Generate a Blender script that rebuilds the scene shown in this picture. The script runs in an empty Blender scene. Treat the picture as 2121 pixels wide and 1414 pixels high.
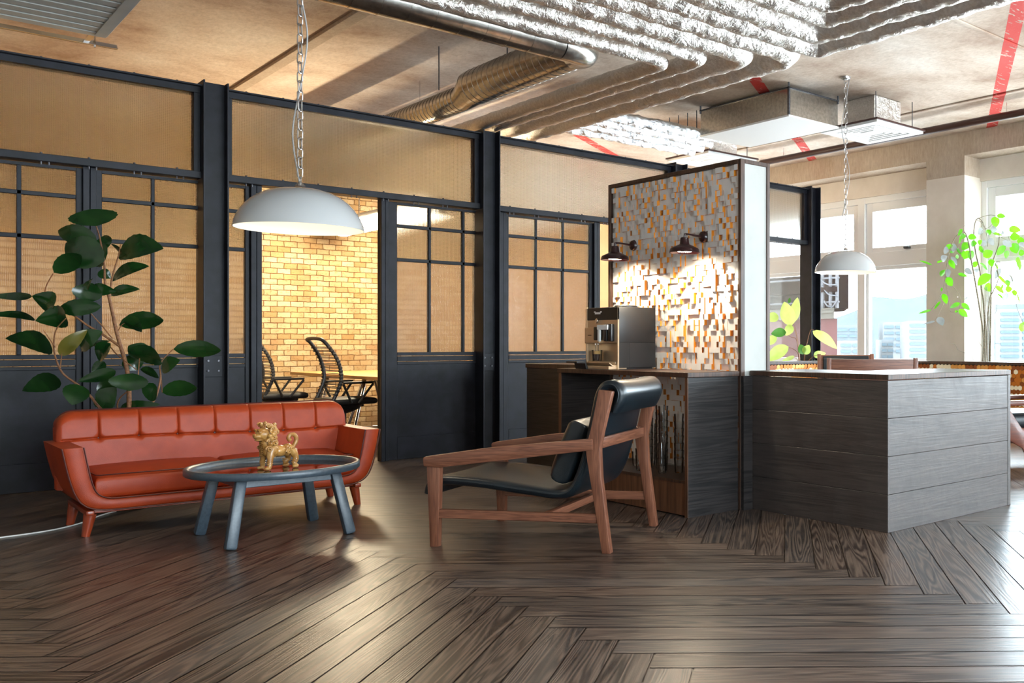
import bpy, bmesh, math, random
from mathutils import Vector, Matrix
R = math.radians
random.seed(7)
sc = bpy.context.scene
C = sc.collection

# ------------------------------------------------------------------ camera
# room axes: X runs along the glazed partition, Y runs from the camera side to the brick wall, Z up
YAW = R(46.04); HC = 1.2; F = 1948.0; CX, CY = 1663.0, 711.0
cd = bpy.data.cameras.new('camera'); cam = bpy.data.objects.new('camera', cd); C.objects.link(cam)
cd.sensor_width = 36; cd.lens = 36 * F / 2121
cd.shift_x = -(CX - 1060.5) / 2121; cd.shift_y = (CY - 707) / 2121
cd.clip_start = .05; cd.clip_end = 600
cam.location = (0, 0, HC); cam.rotation_euler = (R(90), 0, -YAW - R(0) + 0)
fw = Vector((math.sin(YAW), math.cos(YAW), 0)); rt = Vector((math.cos(YAW), -math.sin(YAW), 0))
cam.matrix_world = Matrix(((rt.x, 0, -fw.x, 0), (rt.y, 0, -fw.y, 0), (0, 1, 0, HC), (0, 0, 0, 1)))
sc.camera = cam

def at(px, py, d):
    """survey helper: point of the room seen at photo pixel (px, py), d metres into the room"""
    return rt * ((px - CX) / F * d) + fw * d + Vector((0, 0, HC - (py - CY) / F * d))

# ------------------------------------------------------------------ sky and exposure
w = bpy.data.worlds.new('sky'); sc.world = w; w.use_nodes = True
nt = w.node_tree; nt.nodes.clear()
out = nt.nodes.new('ShaderNodeOutputWorld'); bg = nt.nodes.new('ShaderNodeBackground')
tc = nt.nodes.new('ShaderNodeTexCoord'); sp = nt.nodes.new('ShaderNodeSeparateXYZ'); cr = nt.nodes.new('ShaderNodeValToRGB')
mr = nt.nodes.new('ShaderNodeMapRange'); mr.inputs[1].default_value = -.35; mr.inputs[2].default_value = .35
nt.links.new(tc.outputs['Generated'], sp.inputs[0]); nt.links.new(sp.outputs['Z'], mr.inputs[0]); nt.links.new(mr.outputs[0], cr.inputs[0])
cr.color_ramp.elements[0].color = (.76, .82, .86, 1); cr.color_ramp.elements[1].color = (.80, .92, 1.0, 1)
nt.links.new(cr.outputs[0], bg.inputs[0]); bg.inputs[1].default_value = 36.0
nt.links.new(bg.outputs[0], out.inputs[0])
sc.view_settings.view_transform = 'Standard'; sc.view_settings.look = 'None'
sc.view_settings.exposure = 0.06; sc.view_settings.gamma = 1.0; sc.view_settings.use_curve_mapping = False
sc.cycles.max_bounces = 10; sc.cycles.diffuse_bounces = 4; sc.cycles.glossy_bounces = 4
sc.cycles.transmission_bounces = 8; sc.cycles.transparent_max_bounces = 16
sc.cycles.sample_clamp_indirect = 6.0; sc.cycles.caustics_reflective = False; sc.cycles.caustics_refractive = False
sc.cycles.use_denoising = True

# ------------------------------------------------------------------ materials
MATS = {}
def node(nt, t, **kw):
    n = nt.nodes.new(t)
    for k, v in kw.items(): setattr(n, k, v)
    return n
def rgba(c): return (c[0], c[1], c[2], 1)
def srgb(r, g, b):
    f = lambda v: (v / 255 / 12.92) if v / 255 <= .04045 else ((v / 255 + .055) / 1.055) ** 2.4
    return (f(r), f(g), f(b))
def base(name, col=(.5, .5, .5), rough=.5, metal=0., spec=.5, coat=0., coat_rough=.1, sheen=0.):
    m = bpy.data.materials.new(name); m.use_nodes = True
    p = m.node_tree.nodes['Principled BSDF']
    p.inputs['Base Color'].default_value = rgba(col); p.inputs['Roughness'].default_value = rough
    p.inputs['Metallic'].default_value = metal; p.inputs['Specular IOR Level'].default_value = spec
    p.inputs['Coat Weight'].default_value = coat; p.inputs['Coat Roughness'].default_value = coat_rough
    MATS[name] = m
    return m, m.node_tree, p
def coords(nt, scale=(1, 1, 1), kind='Object', rot=(0, 0, 0)):
    t = node(nt, 'ShaderNodeTexCoord'); mp = node(nt, 'ShaderNodeMapping')
    mp.inputs['Scale'].default_value = scale; mp.inputs['Rotation'].default_value = rot
    nt.links.new(t.outputs[kind], mp.inputs[0]); return mp.outputs[0]
def noise(nt, vec, scale, detail=4, rough=.55, dist=0):
    n = node(nt, 'ShaderNodeTexNoise'); n.inputs['Scale'].default_value = scale; n.inputs['Detail'].default_value = detail
    n.inputs['Roughness'].default_value = rough; n.inputs['Distortion'].default_value = dist
    nt.links.new(vec, n.inputs['Vector']); return n.outputs[0]
def ramp(nt, fac, stops):
    r = node(nt, 'ShaderNodeValToRGB'); e = r.color_ramp.elements
    while len(e) < len(stops): e.new(.5)
    for i, (p, c) in enumerate(stops): e[i].position = p; e[i].color = rgba(c)
    nt.links.new(fac, r.inputs[0]); return r.outputs[0]
def mixc(nt, fac, a, b, mode='MIX'):
    n = node(nt, 'ShaderNodeMix', data_type='RGBA', blend_type=mode)
    for s, v in ((0, fac), (6, a), (7, b)):
        if hasattr(v, 'is_output'): nt.links.new(v, n.inputs[s])
        elif isinstance(v, tuple): n.inputs[s].default_value = rgba(v)
        else: n.inputs[s].default_value = v
    return n.outputs[2]
def math_(nt, op, a, b=0., c=0.):
    n = node(nt, 'ShaderNodeMath', operation=op)
    for i, v in enumerate((a, b, c)):
        if hasattr(v, 'is_output'): nt.links.new(v, n.inputs[i])
        else: n.inputs[i].default_value = v
    return n.outputs[0]
def bump(nt, p, h, strength=.3, dist=.01):
    b = node(nt, 'ShaderNodeBump'); b.inputs['Strength'].default_value = strength; b.inputs['Distance'].default_value = dist
    nt.links.new(h, b.inputs['Height']); nt.links.new(b.outputs[0], p.inputs['Normal'])
def roughvar(nt, p, fac, lo, hi):
    m = node(nt, 'ShaderNodeMapRange'); m.inputs[3].default_value = lo; m.inputs[4].default_value = hi
    nt.links.new(fac, m.inputs[0]); nt.links.new(m.outputs[0], p.inputs['Roughness'])
def mottled(name, c1, c2, scale, rough=.5, metal=0, spec=.5, stretch=(1, 1, 1), b=0, bscale=None, coat=0, lo=.35, hi=.65):
    m, nt, p = base(name, c1, rough, metal, spec, coat)
    v = coords(nt, stretch); n = noise(nt, v, scale, 5, .6)
    nt.links.new(ramp(nt, n, [(lo, c1), (hi, c2)]), p.inputs['Base Color'])
    if b: bump(nt, p, noise(nt, v, bscale or scale * 3, 3), b, .01)
    return m
def wood(name, c1, c2, axis, rough=.45, fine=90., spec=.5, coat=0., b=.15, rings=.5, blot=0.):
    """grain runs along the given object axis"""
    m, nt, p = base(name, c1, rough, 0, spec, coat)
    s = [1, 1, 1]; s[axis] = .05
    v = coords(nt, tuple(s))
    n1 = noise(nt, v, fine, 3, .6); n2 = noise(nt, v, fine * .16, 4, .55, .6)
    wv = node(nt, 'ShaderNodeMath', operation='SINE'); nt.links.new(math_(nt, 'MULTIPLY', n2, 70.), wv.inputs[0])
    f = math_(nt, 'ADD', math_(nt, 'MULTIPLY', n1, .6), math_(nt, 'MULTIPLY', wv.outputs[0], .16 * rings)); 
    f = math_(nt, 'ADD', f, math_(nt, 'MULTIPLY', n2, .45))
    nt.links.new(ramp(nt, f, [(.3, c1), (.75, c2)]), p.inputs['Base Color'])
    if blot:
        bn = noise(nt, coords(nt, (1, 1, .8)), 7, 5, .65, .5); roughvar(nt, p, bn, rough - blot * .45, rough + blot * .45); f = math_(nt, 'ADD', f, math_(nt, 'MULTIPLY', bn, .8))
    bump(nt, p, f, b, .004)
    return m

BLACK = mottled('blackened_steel', srgb(16, 17, 22), srgb(29, 30, 38), 6, .45, .0, .24)
DARKGAP = base('dark_gap', (.003, .003, .003), .9, 0, 0)[0]
STEEL = mottled('raw_steel_bolt', (.05, .05, .06), (.12, .12, .13), 30, .4, .6)
PLASTER = mottled('plaster', srgb(214, 202, 188), srgb(222, 211, 198), 3, .85, 0, .2, b=.05, bscale=60)
PLASTER_PINK = mottled('beige_paint', srgb(214, 180, 150), srgb(220, 188, 158), 2, .85, 0, .2)
WHITEFRAME = base('window_frame_white', (.80, .79, .77), .45)[0]
WHITE = base('grey_white_enamel', (.46, .47, .47), .14, 0, .5, .5)[0]; WHITEIN = base('white_enamel_inside', (.86, .86, .84), .4)[0]
WHITEPLATE = base('white_plate', (.78, .76, .73), .5)[0]
SLATE = mottled('slate_grey_lacquer', srgb(52, 64, 74), srgb(64, 77, 88), 60, .38, 0, .7, b=.06, bscale=400)
CHROME = base('chrome', (.75, .75, .76), .12, 1)[0]
CHAIN = base('chain_steel', (.42, .40, .39), .3, 1)[0]
BLACKPLASTIC = base('black_plastic', (.012, .012, .013), .38)[0]
MESHBLACK = base('chair_cord', (.015, .014, .014), .55)[0]
BROWNPIPE = base('brown_pipe', srgb(62, 36, 30), .4, .0, .5)[0]
LAMPBLACK = base('lamp_black_red', srgb(38, 12, 14), .28, 0, .6)[0]
PALEPANEL = mottled('pale_panel', srgb(168, 168, 163), srgb(176, 176, 171), 4, .6)
CABLE = base('white_cable', (.8, .78, .74), .5)[0]
GREYCABLE = base('grey_cable', (.35, .34, .33), .5)[0]
SOIL = mottled('soil', (.02, .014, .01), (.05, .035, .025), 40, .9)
POT = base('pot_bronze', srgb(70, 58, 38), .35, .4)[0]
STEELFRONT = base('machine_steel', srgb(222, 196, 164), .30, .7)[0]
COFFEE = base('coffee', srgb(48, 24, 18), .25)[0]
FOAM = base('coffee_foam', srgb(230, 180, 110), .7)[0]
PAPERWHITE = base('logo_white', (.85, .85, .83), .5)[0]
def emit(name, col, strength):
    m = bpy.data.materials.new(name); m.use_nodes = True; nt = m.node_tree; nt.nodes.clear()
    o = node(nt, 'ShaderNodeOutputMaterial'); e = node(nt, 'ShaderNodeEmission'); e.inputs[0].default_value = rgba(col); e.inputs[1].default_value = strength
    nt.links.new(e.outputs[0], o.inputs[0]); return m
BULB = emit('bulb', (1, .84, .60), 50)
WARMTUBE = emit('warm_tube', (1, .83, .56), 105)

WALNUT = [wood('walnut_%s' % 'xyz'[a], srgb(84, 46, 32), srgb(140, 90, 66), a, .42, 120) for a in range(3)]
WALNUTD = wood('walnut_dark', srgb(84, 40, 24), srgb(122, 62, 40), 0, .35, 60, coat=.2)
OAK = wood('table_oak', srgb(196, 150, 92), srgb(214, 172, 114), 1, .45, 60)
CHERRY = wood('cherry_leg', srgb(120, 42, 16), srgb(160, 62, 26), 2, .3, 60, coat=.4)
EBONY_H = [wood('dark_board_%s' % 'xy'[a], srgb(36, 29, 27), srgb(70, 60, 56), a, .5, 60, 1.0, b=.30, rings=.5, blot=.6) for a in range(2)]
BLACKWOOD = [wood('black_board_%s' % 'xy'[a], srgb(16, 14, 14), srgb(44, 39, 38), a, .40, 60, .5, b=.25, rings=1.0) for a in range(2)]
EBONYEDGE = wood('zebrano_edge', srgb(24, 17, 14), srgb(92, 66, 52), 2, .35, 110, rings=.2)
ZEBRANO = wood('zebrano_panel', srgb(46, 28, 20), srgb(118, 80, 56), 2, .4, 40, rings=.3)

def leather(name, c1, c2, rough, spec=.5, sc_=220, b=.12):
    m, nt, p = base(name, c1, rough, 0, spec)
    v = coords(nt); n = noise(nt, v, 9, 4); nt.links.new(ramp(nt, n, [(.3, c1), (.7, c2)]), p.inputs['Base Color'])
    vo = node(nt, 'ShaderNodeTexVoronoi'); vo.inputs['Scale'].default_value = sc_; nt.links.new(v, vo.inputs['Vector'])
    bump(nt, p, vo.outputs['Distance'], b, .003); return m
ORANGE = leather('orange_leather', srgb(142, 50, 20), srgb(160, 60, 26), .42, .30)
ORANGE_DK = base('piping_dark', srgb(70, 20, 14), .5)[0]
NAVY = leather('navy_leather', srgb(11, 19, 25), srgb(17, 28, 34), .34, .5)
GREYLEATHER = leather('grey_leather', srgb(92, 86, 82), srgb(108, 102, 97), .5)

def foil(name, c1, c2, rough, wr=.6):
    m, nt, p = base(name, c1, rough, .95)
    v = coords(nt); n = noise(nt, v, 14, 5, .65, 1.2); n2 = noise(nt, v, 40, 3)
    nt.links.new(ramp(nt, n2, [(.35, c1), (.7, c2)]), p.inputs['Base Color'])
    bump(nt, p, math_(nt, 'ADD', n, math_(nt, 'MULTIPLY', n2, .35)), wr, .035); return m
FOIL = foil('foil_insulation', (.70, .65, .60), (.88, .84, .80), .32)
FOILBRIGHT = foil('bright_foil', (.8, .82, .84), (.95, .95, .95), .22, .8)
GALV = mottled('galvanised', (.40, .39, .36), (.58, .56, .52), 25, .22, 1)

# concrete ceiling with the red painted lines
m, nt, p = base('ceiling_concrete', (.5, .45, .4), .85, 0, .2); CEIL = m
v = coords(nt); n1 = noise(nt, v, .9, 6, .62, .3)
vs = coords(nt, (1.6, .9, 1)); n2 = noise(nt, vs, 16, 6, .75, .4)
c1 = ramp(nt, n1, [(.30, srgb(166, 138, 118)), (.5, srgb(206, 187, 169)), (.72, srgb(228, 216, 203))])
c2 = ramp(nt, n2, [(.3, (.70, .67, .64)), (.6, (1, 1, 1))])
cc = mixc(nt, .75, c1, c2, 'MULTIPLY')
sx = node(nt, 'ShaderNodeSeparateXYZ'); nt.links.new(v, sx.inputs[0])
dist = math_(nt, 'ADD', math_(nt, 'MULTIPLY', sx.outputs[0], -.58), math_(nt, 'MULTIPLY', sx.outputs[1], .815))
mask = None
for off in (-.67, 2.16, 5.30):
    a = math_(nt, 'LESS_THAN', math_(nt, 'ABSOLUTE', math_(nt, 'SUBTRACT', dist, off)), .075)
    mask = a if mask is None else math_(nt, 'MAXIMUM', mask, a)
wear = math_(nt, 'GREATER_THAN', noise(nt, coords(nt, (3, 14, 1), rot=(0, 0, R(35))), 1.6, 5, .7), .40)
mask = math_(nt, 'MULTIPLY', mask, wear)
mask = math_(nt, 'MULTIPLY', mask, math_(nt, 'GREATER_THAN', sx.outputs[0], 7.2))
cc = mixc(nt, math_(nt, 'MULTIPLY', mask, .9), cc, srgb(196, 44, 40))
nt.links.new(cc, p.inputs['Base Color']); bump(nt, p, n2, .25, .01)

m, nt, p = base('beam_concrete', (.5, .4, .3), .9, 0, .2); BEAMCON = m
v = coords(nt, (1, 1, .22)); n1 = noise(nt, v, 30, 6, .8); n2 = noise(nt, coords(nt), 1.4, 4)
cc = mixc(nt, .5, ramp(nt, n1, [(.3, srgb(142, 122, 104)), (.65, srgb(196, 178, 158))]), ramp(nt, n2, [(.35, srgb(168, 148, 128)), (.65, srgb(192, 178, 162))]))
nt.links.new(cc, p.inputs['Base Color']); bump(nt, p, n1, .4, .01)

# brick wall (object Y is normal, X along, Z up)
m, nt, p = base('yellow_brick', (.6, .5, .3), .85, 0, .2); BRICK = m
t = node(nt, 'ShaderNodeTexCoord'); s = node(nt, 'ShaderNodeSeparateXYZ'); cb = node(nt, 'ShaderNodeCombineXYZ')
nt.links.new(t.outputs['Object'], s.inputs[0]); nt.links.new(math_(nt, 'ADD', s.outputs[0], s.outputs[1]), cb.inputs[0]); nt.links.new(s.outputs[2], cb.inputs[1])
nz = node(nt, 'ShaderNodeTexNoise'); nz.inputs['Scale'].default_value = 11; nt.links.new(cb.outputs[0], nz.inputs['Vector'])
wob = node(nt, 'ShaderNodeVectorMath', operation='SCALE'); wob.inputs['Scale'].default_value = .020; nt.links.new(nz.outputs['Color'], wob.inputs[0])
ad = node(nt, 'ShaderNodeVectorMath', operation='ADD'); nt.links.new(cb.outputs[0], ad.inputs[0]); nt.links.new(wob.outputs[0], ad.inputs[1])
br = node(nt, 'ShaderNodeTexBrick'); br.inputs['Scale'].default_value = 1; br.inputs['Brick Width'].default_value = .168; br.inputs['Row Height'].default_value = .0745
br.inputs['Mortar Size'].default_value = .0052; br.inputs['Mortar Smooth'].default_value = .35; br.inputs['Bias'].default_value = 0
br.inputs['Color1'].default_value = rgba(srgb(196, 166, 122)); br.inputs['Color2'].default_value = rgba(srgb(234, 219, 188)); br.inputs['Mortar'].default_value = rgba(srgb(128, 100, 66))
nt.links.new(ad.outputs[0], br.inputs['Vector'])
n1 = noise(nt, cb.outputs[0], 26, 5, .7); n3 = noise(nt, cb.outputs[0], 3.2, 3)
cc = mixc(nt, math_(nt, 'MULTIPLY', math_(nt, 'GREATER_THAN', n1, .57), .38), br.outputs['Color'], srgb(176, 124, 76))
cc = mixc(nt, .45, cc, ramp(nt, n3, [(.35, srgb(176, 134, 88)), (.65, srgb(240, 226, 194))]), 'MULTIPLY')
nt.links.new(cc, p.inputs['Base Color'])
hh = math_(nt, 'ADD', math_(nt, 'MULTIPLY', br.outputs['Fac'], -1.), math_(nt, 'MULTIPLY', n1, .35)); bump(nt, p, hh, .9, .02)

# red brick for the building outside
m, nt, p = base('red_brick', (.1, .02, .02), .9, 0, 0); REDBRICK = m
br = node(nt, 'ShaderNodeTexBrick'); br.inputs['Scale'].default_value = 3; br.inputs['Color1'].default_value = (.019, .0026, .0030, 1); br.inputs['Color2'].default_value = (.013, .0018, .0022, 1); br.inputs['Mortar'].default_value = (.022, .010, .010, 1)
nt.links.new(coords(nt, (1, 1, 1), rot=(R(90), 0, R(90))), br.inputs['Vector']); nt.links.new(br.outputs['Color'], p.inputs['Base Color'])

# floor planks: UV 'grain' = (along, across), UV 'rnd' = (random, random)
m, nt, p = base('smoked_oak_floor', (.06, .04, .03), .3, 0, .34); FLOORM = m
uv = node(nt, 'ShaderNodeUVMap', uv_map='grain'); ur = node(nt, 'ShaderNodeUVMap', uv_map='rnd')
sr = node(nt, 'ShaderNodeSeparateXYZ'); nt.links.new(ur.outputs[0], sr.inputs[0])
mp = node(nt, 'ShaderNodeMapping'); mp.inputs['Scale'].default_value = (.8, 15, 1); nt.links.new(uv.outputs[0], mp.inputs[0])
mp2 = node(nt, 'ShaderNodeMapping'); mp2.inputs['Scale'].default_value = (1.6, 110, 1); nt.links.new(uv.outputs[0], mp2.inputs[0])
mp3 = node(nt, 'ShaderNodeMapping'); mp3.inputs['Scale'].default_value = (2.2, 5, 1); nt.links.new(uv.outputs[0], mp3.inputs[0])
ring = noise(nt, mp.outputs[0], .55, 2, .45, .25)
rg = math_(nt, 'POWER', math_(nt, 'ABSOLUTE', math_(nt, 'SINE', math_(nt, 'MULTIPLY', ring, 60.))), 2.0)
fine = noise(nt, mp2.outputs[0], 1, 3, .65); blot = noise(nt, mp3.outputs[0], 1.4, 4)
lime = math_(nt, 'MULTIPLY', rg, math_(nt, 'ADD', math_(nt, 'MULTIPLY', fine, 1.6), -.25))
tone = math_(nt, 'ADD', math_(nt, 'MULTIPLY', blot, .75), math_(nt, 'MULTIPLY', math_(nt, 'SUBTRACT', sr.outputs[0], .4), .42))
cA = ramp(nt, tone, [(.12, srgb(30, 23, 20)), (.40, srgb(54, 41, 35)), (.75, srgb(92, 72, 60))])
cB = ramp(nt, tone, [(.12, srgb(30, 27, 27)), (.40, srgb(50, 46, 45)), (.75, srgb(84, 78, 76))])
cA = mixc(nt, sr.outputs[1], cA, cB)
cc = mixc(nt, ramp(nt, lime, [(.05, (0, 0, 0)), (.75, (.75, .75, .75))]), cA, srgb(126, 107, 93))
nt.links.new(cc, p.inputs['Base Color'])
roughvar(nt, p, blot, .25, .42); bump(nt, p, lime, .12, .003)

# patterned glass
def pane_mat(name, kind):
    m = bpy.data.materials.new(name); m.use_nodes = True; nt = m.node_tree; nt.nodes.clear()
    o = node(nt, 'ShaderNodeOutputMaterial')
    t = node(nt, 'ShaderNodeTexCoord'); s = node(nt, 'ShaderNodeSeparateXYZ'); nt.links.new(t.outputs['Object'], s.inputs[0])
    K = 2 * math.pi
    hx = math_(nt, 'SINE', math_(nt, 'MULTIPLY', s.outputs[0], K / (.026 if kind == 'ribbed' else .028)))
    h = math_(nt, 'ABSOLUTE', hx) if kind == 'ribbed' else math_(nt, 'ADD', math_(nt, 'ABSOLUTE', hx), math_(nt, 'ABSOLUTE', math_(nt, 'SINE', math_(nt, 'MULTIPLY', s.outputs[2], K / .028))))
    b = node(nt, 'ShaderNodeBump'); b.inputs['Strength'].default_value = 1.0; b.inputs['Distance'].default_value = .012
    nt.links.new(h, b.inputs['Height'])
    rf = node(nt, 'ShaderNodeBsdfRefraction'); rf.inputs['IOR'].default_value = 1.10 if kind == 'ribbed' else 1.06; rf.inputs['Roughness'].default_value = .12 if kind == 'ribbed' else .34
    tl = node(nt, 'ShaderNodeBsdfTranslucent'); gl = node(nt, 'ShaderNodeBsdfGlossy'); gl.inputs['Roughness'].default_value = .2
    tl.inputs[0].default_value = (.95, .92, .86, 1); rf.inputs[0].default_value = (.97, .96, .94, 1)
    for q in (rf, tl, gl): nt.links.new(b.outputs[0], q.inputs['Normal'])
    m1 = node(nt, 'ShaderNodeMixShader'); m1.inputs[0].default_value = .08 if kind == 'ribbed' else .12
    nt.links.new(rf.outputs[0], m1.inputs[1]); nt.links.new(tl.outputs[0], m1.inputs[2])
    m2 = node(nt, 'ShaderNodeMixShader'); m2.inputs[0].default_value = .05
    nt.links.new(m1.outputs[0], m2.inputs[1]); nt.links.new(gl.outputs[0], m2.inputs[2])
    nt.links.new(m2.outputs[0], o.inputs[0]); return m
GRIDGLASS = pane_mat('grid_glass', 'grid'); RIBGLASS = pane_mat('ribbed_glass', 'ribbed')
def thin_glass(name, tint=(1, 1, 1), k=1.0):
    m = bpy.data.materials.new(name); m.use_nodes = True; nt = m.node_tree; nt.nodes.clear()
    o = node(nt, 'ShaderNodeOutputMaterial'); tr = node(nt, 'ShaderNodeBsdfTransparent'); gl = node(nt, 'ShaderNodeBsdfGlossy'); fr = node(nt, 'ShaderNodeFresnel')
    tr.inputs[0].default_value = rgba(tint); gl.inputs['Roughness'].default_value = .02; fr.inputs[0].default_value = 1.45
    mx = node(nt, 'ShaderNodeMixShader'); nt.links.new(math_(nt, 'MULTIPLY', fr.outputs[0], k), mx.inputs[0])
    nt.links.new(tr.outputs[0], mx.inputs[1]); nt.links.new(gl.outputs[0], mx.inputs[2]); nt.links.new(mx.outputs[0], o.inputs[0]); return m
CLEAR = thin_glass('window_glass', (.97, .99, 1), .6); TUMBLER = thin_glass('tumbler_glass', (.985, .99, .99), .9)
SMOKED = base('smoked_glass', srgb(42, 16, 12), .04, 0, .8)[0]

GOLDSIDE = base('gold_side', srgb(226, 142, 40), .38, .15)[0]
TILEWHITE = base('tile_front', srgb(226, 223, 220), .5)[0]
HEXM = [base('hex_amber', srgb(196, 116, 40), .35, .4)[0], base('hex_gold', srgb(222, 160, 84), .35, .4)[0], base('hex_cream', srgb(246, 230, 196), .4)[0], base('hex_brown', srgb(140, 74, 26), .4, .3)[0]]
def leafmat(name, c1, c2, trans, rough=.3, spec=.5):
    m, nt, p = base(name, c1, rough, 0, spec)
    v = coords(nt); n = noise(nt, v, 6, 2); nt.links.new(ramp(nt, n, [(.35, c1), (.65, c2)]), p.inputs['Base Color'])
    o = nt.nodes['Material Output']; tl = node(nt, 'ShaderNodeBsdfTranslucent'); tl.inputs[0].default_value = rgba(tuple(min(1, x * 1.3) for x in c2))
    mx = node(nt, 'ShaderNodeMixShader'); mx.inputs[0].default_value = trans
    nt.links.new(p.outputs[0], mx.inputs[1]); nt.links.new(tl.outputs[0], mx.inputs[2]); nt.links.new(mx.outputs[0], o.inputs[0]); return m
LEAFD = leafmat('camellia_leaf', srgb(14, 44, 18), srgb(30, 66, 26), .12, .22, .6)
LEAFY = leafmat('yellowed_leaf', srgb(96, 96, 36), srgb(128, 116, 50), .2)
LEAFG = leafmat('lime_leaf', srgb(48, 128, 18), srgb(96, 172, 24), .38, .4)
LEAFGREY = leafmat('silver_leaf', srgb(112, 114, 112), srgb(140, 142, 140), .3, .4)
LEAFP = leafmat('pothos_leaf', srgb(150, 176, 60), srgb(190, 205, 110), .4, .35)
LEAFPD = leafmat('pothos_dark_leaf', srgb(58, 110, 40), srgb(86, 140, 60), .25, .3)
BARK = mottled('brown_bark', srgb(104, 66, 40), srgb(146, 100, 64), 60, .7)
BARKG = mottled('pale_cane_bark', srgb(86, 76, 58), srgb(150, 138, 112), 70, .7)
CLAY = mottled('ochre_glaze', srgb(150, 100, 44), srgb(196, 150, 84), 30, .3, 0, .5, b=.3, bscale=60, coat=.3)

# ------------------------------------------------------------------ mesh helpers
def merge(bm, tmp, mi=0, mx=None):
    if mx is not None: bmesh.ops.transform(tmp, matrix=mx, verts=tmp.verts)
    if mi:
        for f in tmp.faces: f.material_index = mi
    me = bpy.data.meshes.new('t'); tmp.to_mesh(me); tmp.free(); bm.from_mesh(me); bpy.data.meshes.remove(me)
def box(bm, x0, x1, y0, y1, z0, z1, bev=0., seg=2, mi=0, mx=None):
    t = bmesh.new()
    M = Matrix.Translation(((x0 + x1) / 2, (y0 + y1) / 2, (z0 + z1) / 2)) @ Matrix.Diagonal((abs(x1 - x0), abs(y1 - y0), abs(z1 - z0), 1))
    bmesh.ops.create_cube(t, size=1, matrix=M)
    if bev: bmesh.ops.bevel(t, geom=t.edges[:], offset=bev, segments=seg, profile=.5, affect='EDGES', clamp_overlap=True)
    merge(bm, t, mi, mx)
def frame_at(p0, p1, up=(0, 0, 1)):
    z = (p1 - p0).normalized(); u = Vector(up)
    if abs(z.dot(u)) > .98: u = Vector((1, 0, 0))
    x = u.cross(z).normalized(); y = z.cross(x)
    return Matrix(((x.x, y.x, z.x, p0.x), (x.y, y.y, z.y, p0.y), (x.z, y.z, z.z, p0.z), (0, 0, 0, 1)))
def bar(bm, p0, p1, w0, h0, w1=None, h1=None, bev=.004, up=(0, 0, 1), mi=0):
    """tapered bar from p0 to p1; w = width across, h = along 'up'"""
    p0, p1 = Vector(p0), Vector(p1); w1 = w0 if w1 is None else w1; h1 = h0 if h1 is None else h1
    L = (p1 - p0).length; t = bmesh.new(); vs = []
    for z, ww, hh in ((0, w0, h0), (L, w1, h1)):
        for sx, sy in ((-1, -1), (1, -1), (1, 1), (-1, 1)): vs.append(t.verts.new((sx * ww / 2, sy * hh / 2, z)))
    for f in ((3, 2, 1, 0), (4, 5, 6, 7), (0, 1, 5, 4), (1, 2, 6, 5), (2, 3, 7, 6), (3, 0, 4, 7)): t.faces.new([vs[i] for i in f])
    if bev: bmesh.ops.bevel(t, geom=t.edges[:], offset=bev, segments=2, profile=.5, affect='EDGES', clamp_overlap=True)
    merge(bm, t, mi, frame_at(p0, p1, up))
def tube(bm, pts, r, n=8, caps=True, mi=0, closed=False):
    pts = [Vector(p) for p in pts]; N = len(pts); rs = r if isinstance(r, (list, tuple)) else [r] * N
    rings = []; prev = None
    for i, p in enumerate(pts):
        a = pts[i - 1] if (i or closed) else pts[0]; b = pts[(i + 1) % N] if (i < N - 1 or closed) else pts[-1]
        d = (b - a)
        d = d.normalized() if d.length > 1e-9 else Vector((0, 0, 1))
        if prev is None:
            u = Vector((0, 0, 1)) if abs(d.z) < .9 else Vector((1, 0, 0)); x = u.cross(d).normalized()
        else:
            x = prev - d * prev.dot(d); x = x.normalized() if x.length > 1e-6 else d.orthogonal().normalized()
        y = d.cross(x); prev = x
        rings.append([bm.verts.new(p + (x * math.cos(k * 2 * math.pi / n) + y * math.sin(k * 2 * math.pi / n)) * rs[i]) for k in range(n)])
    for i in range(N if closed else N - 1):
        A, B = rings[i], rings[(i + 1) % N]
        for k in range(n):
            f = bm.faces.new((A[k], A[(k + 1) % n], B[(k + 1) % n], B[k])); f.material_index = mi
    if caps and not closed:
        f = bm.faces.new(rings[0][::-1]); f.material_index = mi; f = bm.faces.new(rings[-1]); f.material_index = mi
def lathe(bm, prof, n=40, c=(0, 0, 0), mi=0, mx=None):
    t = bmesh.new(); rings = []
    for r, z in prof:
        if r < 1e-5: rings.append([t.verts.new((0, 0, z))])
        else: rings.append([t.verts.new((r * math.cos(k * 2 * math.pi / n), r * math.sin(k * 2 * math.pi / n), z)) for k in range(n)])
    for A, B in zip(rings, rings[1:]):
        for k in range(n):
            a, b = A[k % len(A)], A[(k + 1) % len(A)]; d, e = B[k % len(B)], B[(k + 1) % len(B)]
            q = []
            for v_ in (a, b, e, d):
                if v_ not in q: q.append(v_)
            if len(q) > 2: t.faces.new(q)
    M = Matrix.Translation(c)
    merge(bm, t, mi, M if mx is None else mx)
def prism(bm, poly, axis, a, b, bev=0., mi=0):
    """extrude a 2-D outline along the axis: axis 0 -> (y,z), 1 -> (x,z), 2 -> (x,y)"""
    t = bmesh.new()
    def P(p, h): return {0: (h, p[0], p[1]), 1: (p[0], h, p[1]), 2: (p[0], p[1], h)}[axis]
    A = [t.verts.new(P(p, a)) for p in poly]; B = [t.verts.new(P(p, b)) for p in poly]; n = len(poly)
    t.faces.new(A); t.faces.new(B[::-1])
    for i in range(n): t.faces.new((A[i], B[i], B[(i + 1) % n], A[(i + 1) % n]))
    bmesh.ops.recalc_face_normals(t, faces=t.faces[:])
    if bev: bmesh.ops.bevel(t, geom=t.edges[:], offset=bev, segments=2, profile=.5, affect='EDGES', clamp_overlap=True)
    merge(bm, t, mi)
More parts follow.
